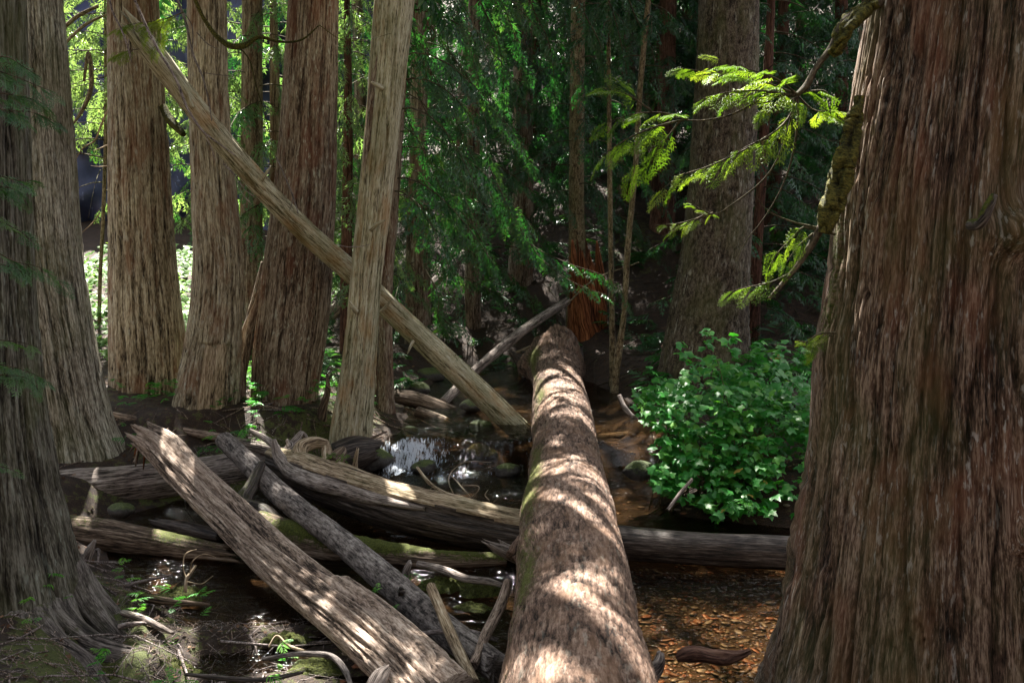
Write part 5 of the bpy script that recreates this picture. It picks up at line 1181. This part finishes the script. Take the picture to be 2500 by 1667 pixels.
# drooping tips in front of the centre slope
nb4 = thing('cedar_branch', 'hanging cedar sprays in front of the dark slope right of the snag', 'branch', P(1230, 300, 14.5))
frond_set(nb4, [ppath([(1000, 100, 14.5), (1080, 220, 14.4), (1150, 380, 14.3), (1200, 480, 14.2), (1230, 560, 14.1)]), ppath([(1050, 60, 14.8), (1150, 200, 14.6), (1250, 330, 14.5), (1310, 420, 14.4)]), ppath([(950, 150, 14.4), (1000, 300, 14.3), (1060, 420, 14.2), (1100, 520, 14.1)]),
                ppath([(1200, 420, 14.8), (1260, 540, 14.6), (1330, 640, 14.4), (1400, 690, 14.3), (1480, 720, 14.2)]), ppath([(1220, 480, 14.8), (1300, 600, 14.6), (1380, 640, 14.5), (1500, 690, 14.4), (1540, 745, 14.4)]), ppath([(1130, 520, 14.4), (1160, 560, 14.2), (1200, 640, 14.1), (1215, 670, 14.0)]),
                ppath([(1040, 660, 14.2), (1070, 720, 14.0), (1075, 790, 13.9), (1100, 810, 13.9)]), ppath([(1060, 720, 14.1), (1095, 790, 14.0), (1135, 800, 14.0)])], 12, .36, 734, .5, mat='spray', tmpl=MID, limb=.012)
nb5 = thing('cedar_branch', 'high curtain of cedar sprays along the top edge at centre', 'branch', P(1200, -40, 14.5))
frond_set(nb5, [ppath([(900 + k * 62, -60 + (k % 3) * 12, 14.6 + .3 * (k % 4)), (935 + k * 62, 10 + (k * 29) % 50, 14.5 + .3 * (k % 4)), (965 + k * 62, 90 + (k * 41) % 80, 14.4 + .3 * (k % 4)), (985 + k * 62, 160 + (k * 53) % 120, 14.3 + .3 * (k % 4))]) for k in range(11)], 12, .36, 735, .42, mat='spray', tmpl=MID, limb=.012)

# ------------------------------------------------------------------ leafy bush
def leaf_template(seed, n=5):
    r = np.random.default_rng(seed)
    pts = [(0, 0, 0)]; out = []
    lob = [(-118, .45), (-62, .78), (0, 1.0), (62, .78), (118, .45)]
    seq = []
    for k, (a, L) in enumerate(lob):
        seq.append((a, L * r.uniform(.9, 1.08)))
        if k < 4: seq.append(((a + lob[k + 1][0]) / 2, .56 * r.uniform(.85, 1.1)))
    for a, L in seq:
        q = math.radians(a); x = math.cos(q) * L + .15; y = math.sin(q) * L
        out.append((x * .5 + 0, y * .5, -.10 * L * L + (.04 if abs(a) in (31, 90) else 0)))
    V = np.array([(0.02, 0, .03)] + out + [(-.02, 0, 0)])
    n = len(out); Fc = [(0, k, k + 1) for k in range(1, n)] + [(0, n, n + 1), (0, n + 1, 1)]
    tt = np.array([.35] + [.6] * n + [.3])
    return V, np.array(Fc), tt
LEAF = [leaf_template(s) for s in range(4)]
def bush_leaves(rg, n):
    pts = []; cx = P(1760, 1050, 10.2)
    while len(pts) < n:
        px = rg.uniform(1545, 2030); py = rg.uniform(815, 1262)
        # outline of the bush in the picture, at its own distance
        top = np.interp(px, [1545, 1600, 1680, 1740, 1800, 1880, 1960, 2030], [965, 935, 905, 868, 890, 878, 905, 920])
        bot = np.interp(px, [1545, 1600, 1680, 1740, 1850, 1960, 2030], [1020, 1190, 1235, 1262, 1255, 1250, 1250])
        if py < top or py > bot: continue
        if py < top + 45 * noise(px / 28, 3, 0, 87) or px < 1565 + 40 * noise(py / 30, 7, 0, 86): continue
        e = min(1, (py - top) / 70, (px - 1540) / 70)
        f = (py - 830) / 430
        d = 10.5 - 1.1 * max(f, 0) + rg.uniform(-.1, .9) + (1 - e) * .25
        if noise(px / 38, py / 30, 0, 88) < -0.30 and rg.uniform() < .8: continue
        pts.append((P(px, py, d), d))
    return pts
bush = thing('leafy_bush', 'bright green broad leaved bush on the bank left of the huge right cedar', 'bush', (2.2, 10.2, gz(2.2, 10.2)))
rg = R_(801)
pts = bush_leaves(rg, 3500)
extra_l = [(1720, 812, 10.6), (1745, 822, 10.6), (1770, 832, 10.6), (1795, 830, 10.6), (1800, 850, 10.55), (1735, 838, 10.6), (1680, 870, 10.5), (1700, 895, 10.45), (1665, 905, 10.4), (1850, 862, 10.5), (1870, 852, 10.5), (1560, 975, 10.0), (1575, 985, 10.0), (1740, 880, 10.4), (1890, 880, 10.3), (1910, 865, 10.4)]
_q = R_(77)
for sx, sy, tx, ty in [(1690, 900, 1665, 845), (1740, 880, 1725, 800), (1770, 885, 1790, 815), (1840, 880, 1860, 835), (1900, 880, 1915, 840), (1620, 940, 1590, 905), (1580, 980, 1552, 958), (1960, 890, 1985, 850)]:
    for f in np.linspace(.1, 1, 9): extra_l.append((sx + (tx - sx) * f + _q.normal(0, 9), sy + (ty - sy) * f + _q.normal(0, 7), 10.45))
pts = [(P(a, b, d), d - 2) for a, b, d in extra_l] + pts
pts.sort(key=lambda q: q[1])
leafm = [mesh('leaf', v, [f], {'tint': t}, False, M['leaf']) for v, f, t in LEAF]
yell = [mesh('leaf', v, [f], {'tint': t}, False, M['yellow']) for v, f, t in LEAF[:2]]
from mathutils import Matrix
bl = np.array(bush.location)
def leaf_axes(rg):
    a = rg.uniform(0, 2 * math.pi)
    n = np.array([rg.normal(0, .38), rg.normal(-.38, .35), 1.0]); n /= np.linalg.norm(n)
    x = np.array([math.cos(a), math.sin(a), 0]); x -= n * (x @ n); x /= np.linalg.norm(x)
    return x, np.cross(n, x), n
for k, (p, d) in enumerate(pts[:300]):
    yl = (k in (44, 91, 137, 190, 233))
    o = bpy.data.objects.new('leaf', (yell if yl else leafm)[k % (2 if yl else 4)]); COL.objects.link(o); o.parent = bush
    x, y, n = leaf_axes(rg); s = rg.uniform(.09, .22)
    o.matrix_local = Matrix(((x[0] * s, y[0] * s, n[0] * s, p[0] - bl[0]), (x[1] * s, y[1] * s, n[1] * s, p[1] - bl[1]), (x[2] * s, y[2] * s, n[2] * s, p[2] - bl[2]), (0, 0, 0, 1)))
rest = pts[300:]
ax = [leaf_axes(rg) for _ in rest]
V, Fc, T = place(LEAF, np.array([p for p, d in rest]), np.array([a[0] for a in ax]), np.array([a[2] for a in ax]), rg.uniform(.07, .21, len(rest)), np.clip(rg.normal(.45, .16, len(rest)), 0, 1), rg)
part('foliage', V, [Fc], M['leaf'], bush, {'tint': T}, False, 'stuff')
paths = []
for k in range(70):
    p = pts[rg.integers(0, len(pts))][0]; b = np.array([2.2 + rg.uniform(-.7, .7), 10.2 + rg.uniform(-.3, .5), 0]); b[2] = gz(b[0], b[1])
    m_ = (p + b) / 2 + np.array([0, 0, .15]); r, _ = catmull([[*b, 0], [*m_, 0], [*p, 0]], np.linspace(0, 1, 8)); paths.append(r[:, :3])
V, Q = limb_mesh(paths, [.008] * len(paths)); part('stems', V, [Q], M['thin'], bush, limb_attrs(V))
# fern at the bush foot and small ground plants
def fern(label, px, py, d, size, seed, n=9, mat='leaf', az=(0, 6.28)):
    p = P(px, py, d); r = thing('fern_plant', label, 'fern', p); rg = R_(seed)
    paths = [branch_path(p, az[0] + (az[1] - az[0]) * (k + rg.uniform(-.3, .3)) / n, size * rg.uniform(.7, 1.1), .7, .85, rg, 8) for k in range(n)]
    for q in paths:
        O, XD, NN, SC = foliage_on([q], 10, size * .34, rg, t0=.1, hang=.2, spread=1.0)
        V, Fc, T = place(FAR, O, XD, NN, SC, np.clip(rg.normal(.5, .12, len(O)), 0, 1), rg)
        part('frond', V, [Fc], M[mat], r, {'tint': T}, False)
    return r
fern('dark green fern drooping over the water under the leafy bush', 1805, 1235, 9.3, .32, 811)
fern('sunlit small fern tuft growing on the curled roots', 822, 1115, 10.15, .20, 812, 10, 'sunleaf')
fern('small shaded fern between the silvery log and the thin pole', 515, 1098, 10.9, .22, 813, 9)
fern('little green sprig on the mud beside the slender grey log', 1008, 1410, 7.7, .14, 814, 7)
fern('low green fern left of the snag on the dark slope', 790, 905, 15.5, .35, 815, 9, 'sunleaf')

def grass(label, px, py, z, seed, n=26, h=.16):
    p = G(px, py, z); r = R_(seed); V = []; Fc = []
    for k in range(n):
        a = r.uniform(0, 6.28); o = p + np.array([r.normal(0, .03), r.normal(0, .03), -.02]); L = h * r.uniform(.6, 1.2); w = .004
        d = np.array([math.cos(a), math.sin(a), 0]); s = np.array([-d[1], d[0], 0]) * w; b = len(V)
        q1 = o + d * L * .2 + np.array([0, 0, L * .6]); q2 = o + d * L * .6 + np.array([0, 0, L * .75])
        V += [o - s, o + s, q1 + s, q1 - s, q2]; Fc.append((b, b + 1, b + 2)); Fc.append((b, b + 2, b + 3)); Fc.append((b + 3, b + 2, b + 4))
    V = np.array(V); o = obj('grass_tuft', mesh('grass_tuft', V - p, [np.array(Fc)], {'tint': np.full(len(V), .6)}, False, M['sunleaf']), None, tuple(p))
    return tag(o, label, 'grass')
grass('bright grass tuft at the tip of the left cedar root', 398, 1600, .03, 821)
grass('grass tuft in the mud right of the left cedar trunk', 325, 1480, .05, 822, 20)

# sunlit ground leaves on the left flat, and low plants on the slopes
def ground_leaves(name, label, n, area, size, seed, mat, zoff=(.02, .35), test=None):
    r = R_(seed); x = r.uniform(area[0], area[1], n); y = r.uniform(area[2], area[3], n)
    k = noise(x * .9, y * .9, 0, seed) > -.25; x, y = x[k], y[k]; z = ground_z(x, y) + r.uniform(*zoff, len(x))
    O = np.stack([x, y, z], -1); ax = [leaf_axes(r) for _ in x]
    V, Fc, T = place(LEAF, O, np.array([a[0] for a in ax]), np.array([a[2] for a in ax]), size * r.uniform(.6, 1.2, len(x)), np.clip(r.normal(.5, .2, len(x)), 0, 1), r)
    o = obj(name, mesh(name, V, [Fc], {'tint': T}, False, M[mat])); tag(o, label, 'plants', kind='stuff')
ground_leaves('ground_cover', 'sunlit yellow green low leaves covering the flat behind the left cedars', 8500, (-10.5, -3.4, 13.4, 24), .21, 831, 'sunleaf')
def low_sprays(name, label, n, area, seed, size=.4, mat='spray', tint=.5):
    r = R_(seed); cx = r.uniform(area[0], area[1], n); cy = r.uniform(area[2], area[3], n); O, XD = [], []
    xl_ = np.interp(cy, YL, XL); xr_ = np.interp(cy, YR, XR); k = (np.maximum(xl_ - cx, cx - xr_) > .25) | (cy > 17) | ((ground_z(cx, cy) > wlevel(cx, cy) + .015) & (cy < 9.6)); cx, cy = cx[k], cy[k]
    for x, y in zip(cx, cy):
        z = gz(x, y); m = r.integers(3, 8)
        for q in range(m):
            a = r.uniform(0, 6.28); O.append((x, y, z + r.uniform(.02, .3))); XD.append((math.cos(a), math.sin(a), r.uniform(-.1, .7)))
    O, XD = np.array(O), np.array(XD); n = len(O)
    V, Fc, T = place(FAR, O, XD, np.stack([r.normal(0, .3, n), r.normal(0, .3, n), np.ones(n)], -1), size * r.uniform(.5, 1.2, n), np.clip(r.normal(tint, .15, n), 0, 1), r)
    o = obj(name, mesh(name, V, [Fc], {'tint': T}, False, M[mat])); tag(o, label, 'plants', kind='stuff')
low_sprays('undergrowth', 'low ferns and seedlings scattered over the dark slope', 420, (-3.5, 10, 13.2, 30), 832)
low_sprays('bank_plants', 'low green plants on the bank behind the bush', 80, (2.0, 6, 10.6, 15), 833, .35, 'leaf', .4)
def flakes(name, label, n, area, seed, size):
    r = R_(seed); x = r.uniform(area[0], area[1], n); y = area[2] + (area[3] - area[2]) * r.uniform(0, 1, n) ** 1.4
    z = ground_z(x, y); k = z - wlevel(x, y) > .01; x, y, z = x[k], y[k], z[k] + .012; n = len(x)
    a = r.uniform(0, 6.28, n); L = size * r.uniform(.5, 1.6, n); d = np.stack([np.cos(a), np.sin(a), r.normal(0, .25, n)], -1) * L[:, None]; sd = np.stack([-np.sin(a), np.cos(a), r.normal(0, .3, n)], -1) * (L * r.uniform(.15, .5, n))[:, None]
    o = np.stack([x, y, z], -1); V = np.stack([o, o + d * .5 + sd, o + d, o + d * .5 - sd], 1).reshape(-1, 3); b = np.arange(n)[:, None] * 4
    ob = obj(name, mesh(name, V, [b + np.array([[0, 1, 2, 3]])], {'tint': np.repeat(r.uniform(0, 1, n), 4)}, False, M['dead'])); tag(ob, label, 'litter', kind='stuff')
M['dead'] = leaf_material('dead_leaf', (0.025, 0.012, 0.007), (0.075, 0.037, 0.020), (0.20, 0.12, 0.075), 0.1, 0.8, 0.2)
flakes('leaf_litter', 'dead leaves, bark chips and needles strewn over the forest floor', 20000, (-8, 8, 4.6, 26), 834, .038)

# ------------------------------------------------------------------ stones
def stone_template(seed):
    r = np.random.default_rng(seed); V = []
    for i, (z, q) in enumerate([(-.5, .55), (-.1, 1.0), (.35, .75)]):
        for k in range(7):
            a = k * 2 * math.pi / 7 + i * .3; rr = q * r.uniform(.82, 1.12)
            V.append((math.cos(a) * rr, math.sin(a) * rr * .72, z * .55 + r.uniform(-.05, .05)))
    V.append((0, 0, .30)); Fq = []; Ft = []
    for i in range(2):
        for k in range(7):
            Fq.append((i * 7 + k, i * 7 + (k + 1) % 7, (i + 1) * 7 + (k + 1) % 7, (i + 1) * 7 + k))
    for k in range(7): Ft.append((14 + k, 14 + (k + 1) % 7, 21))
    return np.array(V), np.array(Fq), np.array(Ft)
ST = [stone_template(s) for s in range(6)]
stm = [mesh('stone', v, [q, t], {'tint': np.zeros(len(v))}, True, M['stone']) for v, q, t in ST]
rg = R_(841)
cand = []
while len(cand) < 4500:
    px, py = rg.uniform(1520, 1960), rg.uniform(1385, 1690)
    p = G(px, py, -.17)
    if p[0] < .3: continue
    cand.append(p)
used = []; big = []; small = []
for p in cand:
    s = .012 + .042 * rg.uniform() ** 1.7
    if all((p[0] - q[0]) ** 2 + (p[1] - q[1]) ** 2 > (.75 * (s + q[2])) ** 2 for q in used[-900:]):
        used.append((p[0], p[1], s)); big.append((p[0], p[1], s))
big.sort(key=lambda q: -q[2] / q[1])
for k, (x, y, s) in enumerate(big[:300]):
    o = bpy.data.objects.new('stone', stm[k % 6]); COL.objects.link(o); o.parent = ground
    o.location = (x, y, gz(x, y) + s * .12); o.rotation_euler = (rg.normal(0, .15), rg.normal(0, .15), rg.uniform(0, 6.28)); o.scale = (s * rg.uniform(.9, 1.5), s * rg.uniform(.6, 1.0), s * rg.uniform(.4, .9))
O = [(x, y, gz(x, y), s) for x, y, s in big[300:]]
for _ in range(1100):
    x, y = rg.uniform(-1.2, 2.9), rg.uniform(4.6, 13.5); O.append((x, y, gz(x, y), rg.uniform(.012, .05)))
Vs, Fs, Fts, Ts = [], [], [], []
for k, (x, y, z, s) in enumerate(O):
    v, q, t = ST[k % 6]; a = rg.uniform(0, 6.28); ca_, sa = math.cos(a), math.sin(a)
    w = np.stack([(v[:, 0] * ca_ - v[:, 1] * sa) * s + x, (v[:, 0] * sa + v[:, 1] * ca_) * s + y, v[:, 2] * s * .8 + z + s * .1], -1)
    Vs.append(w); Fs.append(q + k * len(v)); Fts.append(t + k * len(v)); Ts.append(np.full(len(v), rg.uniform()))
gr = obj('gravel', mesh('gravel', np.vstack(Vs), [np.vstack(Fs), np.vstack(Fts)], {'tint': np.concatenate(Ts)}, True, M['stone']), ground)
gr['kind'] = 'stuff'
# mossy boulders of the stream
def boulder(label, px, py, d, s, seed, sx=1.3, mat='rock'):
    p = P(px, py, d); u = np.linspace(0, 2 * math.pi, 28, endpoint=False); v = np.linspace(-1.35, 1.5, 16)
    U, W = np.meshgrid(u, v); x, y, z = np.cos(U) * np.cos(W), np.sin(U) * np.cos(W), np.sin(W)
    r = s * (1 + .28 * fbm(x * 1.3, y * 1.3, z * 1.3, seed, 3))
    V = np.stack([x * r * sx, y * r, z * r * .75], -1).reshape(-1, 3)
    i, j = np.meshgrid(np.arange(15), np.arange(28), indexing='ij'); j2 = (j + 1) % 28
    Fq = np.stack([i * 28 + j, i * 28 + j2, (i + 1) * 28 + j2, (i + 1) * 28 + j], -1).reshape(-1, 4)
    top = len(V); V = np.vstack([V, [[0, 0, s * .76]]]); k = np.arange(28)
    o = obj('boulder', mesh('boulder', V, [Fq, np.stack([np.full(28, top), 15 * 28 + k, 15 * 28 + (k + 1) % 28], -1)], None, True, M[mat]), None, tuple(p))
    tag(o, label, 'boulder', 'mossy boulders in the stream')
for k, (px, py, d, s, lab) in enumerate([(1000, 1055, 12.6, .10, 'yellow mossed stone just right of the snag foot'), (1015, 950, 14.6, .16, 'mossy rock behind the upper dark log in the stream'), (960, 945, 15, .14, 'dark rock beside the slim brown cedar foot'), (1155, 990, 13.6, .13, 'green topped rock left of the lower end of the leaning log'), (1175, 1045, 12.8, .15, 'dim mossed rock under the leaning log'),
                                         (1170, 1110, 11.9, .17, 'round mossy rock in the dark riffle below the leaning log'), (1035, 1140, 11.5, .12, 'small mossy rock splashed by the cascade'), (900, 1120, 11.3, .20, 'black wet boulder left of the cascade'), (1240, 1150, 11.4, .12, 'dark stone against the left flank of the massive log'), (1050, 920, 16, .2, 'brown stone on the far stream bank under the leaning log'),
                                         (295, 1245, 9.5, .10, 'sunlit grey stone between the silvery log and the mossy log'), (540, 950, 16, .15, 'stone glimpsed between the cedars'), (1560, 1150, 10.6, .14, 'dark rock at the bank left of the bush')]):
    boulder(lab, px, py, d, s, 900 + k)
# moss cushions by the pool
def cushion(label, px, py, z, s, seed):
    s *= .72; p = G(px, py, z); nr, na = 16, 40; rr = np.linspace(0.02, 1, nr); aa = np.linspace(0, 2 * math.pi, na, endpoint=False)
    RR, AA = np.meshgrid(rr, aa, indexing='ij'); edge = 1 + .45 * noise(np.cos(AA) * 1.6, np.sin(AA) * 1.6, 0, seed + 2) + .2 * noise(np.cos(AA) * 5, np.sin(AA) * 5, 0, seed + 3)
    U, W = np.cos(AA) * RR * edge, np.sin(AA) * RR * edge
    H = (1 - RR ** 2.5) * (.45 + .5 * np.abs(noise(U * 3, W * 3, 0, seed)) + .35 * np.abs(noise(U * 9, W * 9, 0, seed + 1))) - .22
    V = np.stack([U * s * 1.5, W * s, H * s * .6], -1).reshape(-1, 3)
    i, j = np.meshgrid(np.arange(nr - 1), np.arange(na), indexing='ij'); j2 = (j + 1) % na
    Fq = np.stack([i * na + j, (i + 1) * na + j, (i + 1) * na + j2, i * na + j2], -1).reshape(-1, 4)
    o = obj('moss_cushion', mesh('moss_cushion', V, [Fq, np.arange(na)[None]], {'bh': H.ravel(), 'bc': V + p, 'moss': np.full(len(V), .5)}, True, M['moss']), None, tuple(p))
    tag(o, label, 'moss')
for k, (px, py, z, s, lab) in enumerate([(1180, 1440, .05, .16, 'sunlit moss cushion on the pool edge left of the massive log'), (1090, 1430, .04, .2, 'shaded moss bed below the half sunk log'), (1150, 1480, .06, .12, 'small moss cushion between the sticks and the massive log'), (400, 1640, .04, .25, 'yellow green moss patch by the left root tip'), (440, 1450, .06, .18, 'sunlit moss around the forked twig'), (690, 1560, .05, .16, 'moss clump beside the lower furrowed log'), (770, 1625, .05, .16, 'green moss clump near the bottom edge'), (230, 1640, .12, .18, 'dark moss on the ground among the left roots'), (380, 1520, .05, .12, 'moss clump on the root stick in the mud'), (300, 1060, .5, .12, 'sunlit moss hump at the right foot of the wide grey cedar'), (1010, 1470, .05, .2, 'dim moss bank under the slender grey log'), (860, 1480, .04, .2, 'dark moss in the mud between the slanting logs')]):
    cushion(lab, px, py, z, s, 930 + k)

# ------------------------------------------------------------------ litter of twigs and chips
def litter(name, label, n, area, seed, size=(.06, .3), rad=.004, mat='twig'):
    r = R_(seed); Vs, Qs = [], []; b = 0
    x = r.uniform(area[0], area[1], n); y = r.uniform(area[2], area[3], n); a = r.uniform(0, 6.28, n); L = r.uniform(*size, n)
    z0 = ground_z(x, y); ex, ey = x + np.cos(a) * L, y + np.sin(a) * L; z1 = ground_z(ex, ey); mx, my = (x + ex) / 2 + r.normal(0, .12, n) * L, (y + ey) / 2 + r.normal(0, .12, n) * L
    zm = ground_z(mx, my)
    paths = [np.array([[x[k], y[k], z0[k] + .01], [mx[k], my[k], max(zm[k], (z0[k] + z1[k]) / 2) + .03], [ex[k], ey[k], z1[k] + .01 + r.uniform(0, .05)]]) for k in range(n)]
    V, Q = limb_mesh(paths, r.uniform(.5, 1.6, n) * rad, 3)
    o = obj(name, mesh(name, V, [Q], limb_attrs(V), True, M[mat])); tag(o, label, 'litter', kind='stuff')
litter('twig_litter', 'fine dead twigs scattered over the mud and stream edges', 2200, (-3.6, .2, 4.7, 11.5), 941)
litter('slope_litter', 'dead twigs and debris strewn over the far slope', 900, (-8, 7, 13.5, 27), 942, (.2, .9), .008, 'limb')
litter('needle_litter', 'reddish dead fronds lying among the roots of the left cedar', 900, (-3.6, -1.6, 4.8, 8), 943, (.03, .12), .004, 'logbark')
litter('branch_litter', 'bleached dead sticks strewn between the logs and over the mud', 170, (-3.6, .1, 5.0, 11.8), 944, (.25, .9), .010, 'twig')
litter('bank_litter', 'dead sticks lying about the feet of the standing cedars', 120, (-5.4, -1.5, 10.4, 14), 945, (.2, .8), .010, 'logbark')
low_sprays('bank_seedlings', 'small green plants about the feet of the standing cedars', 60, (-5.2, -1.8, 10.5, 13.2), 836, .17, 'leaf', .5)
low_sprays('mud_plants', 'tiny green plants sprouting from the mud between the logs', 70, (-3.4, -.2, 5.0, 9.5), 837, .11, 'leaf', .6)
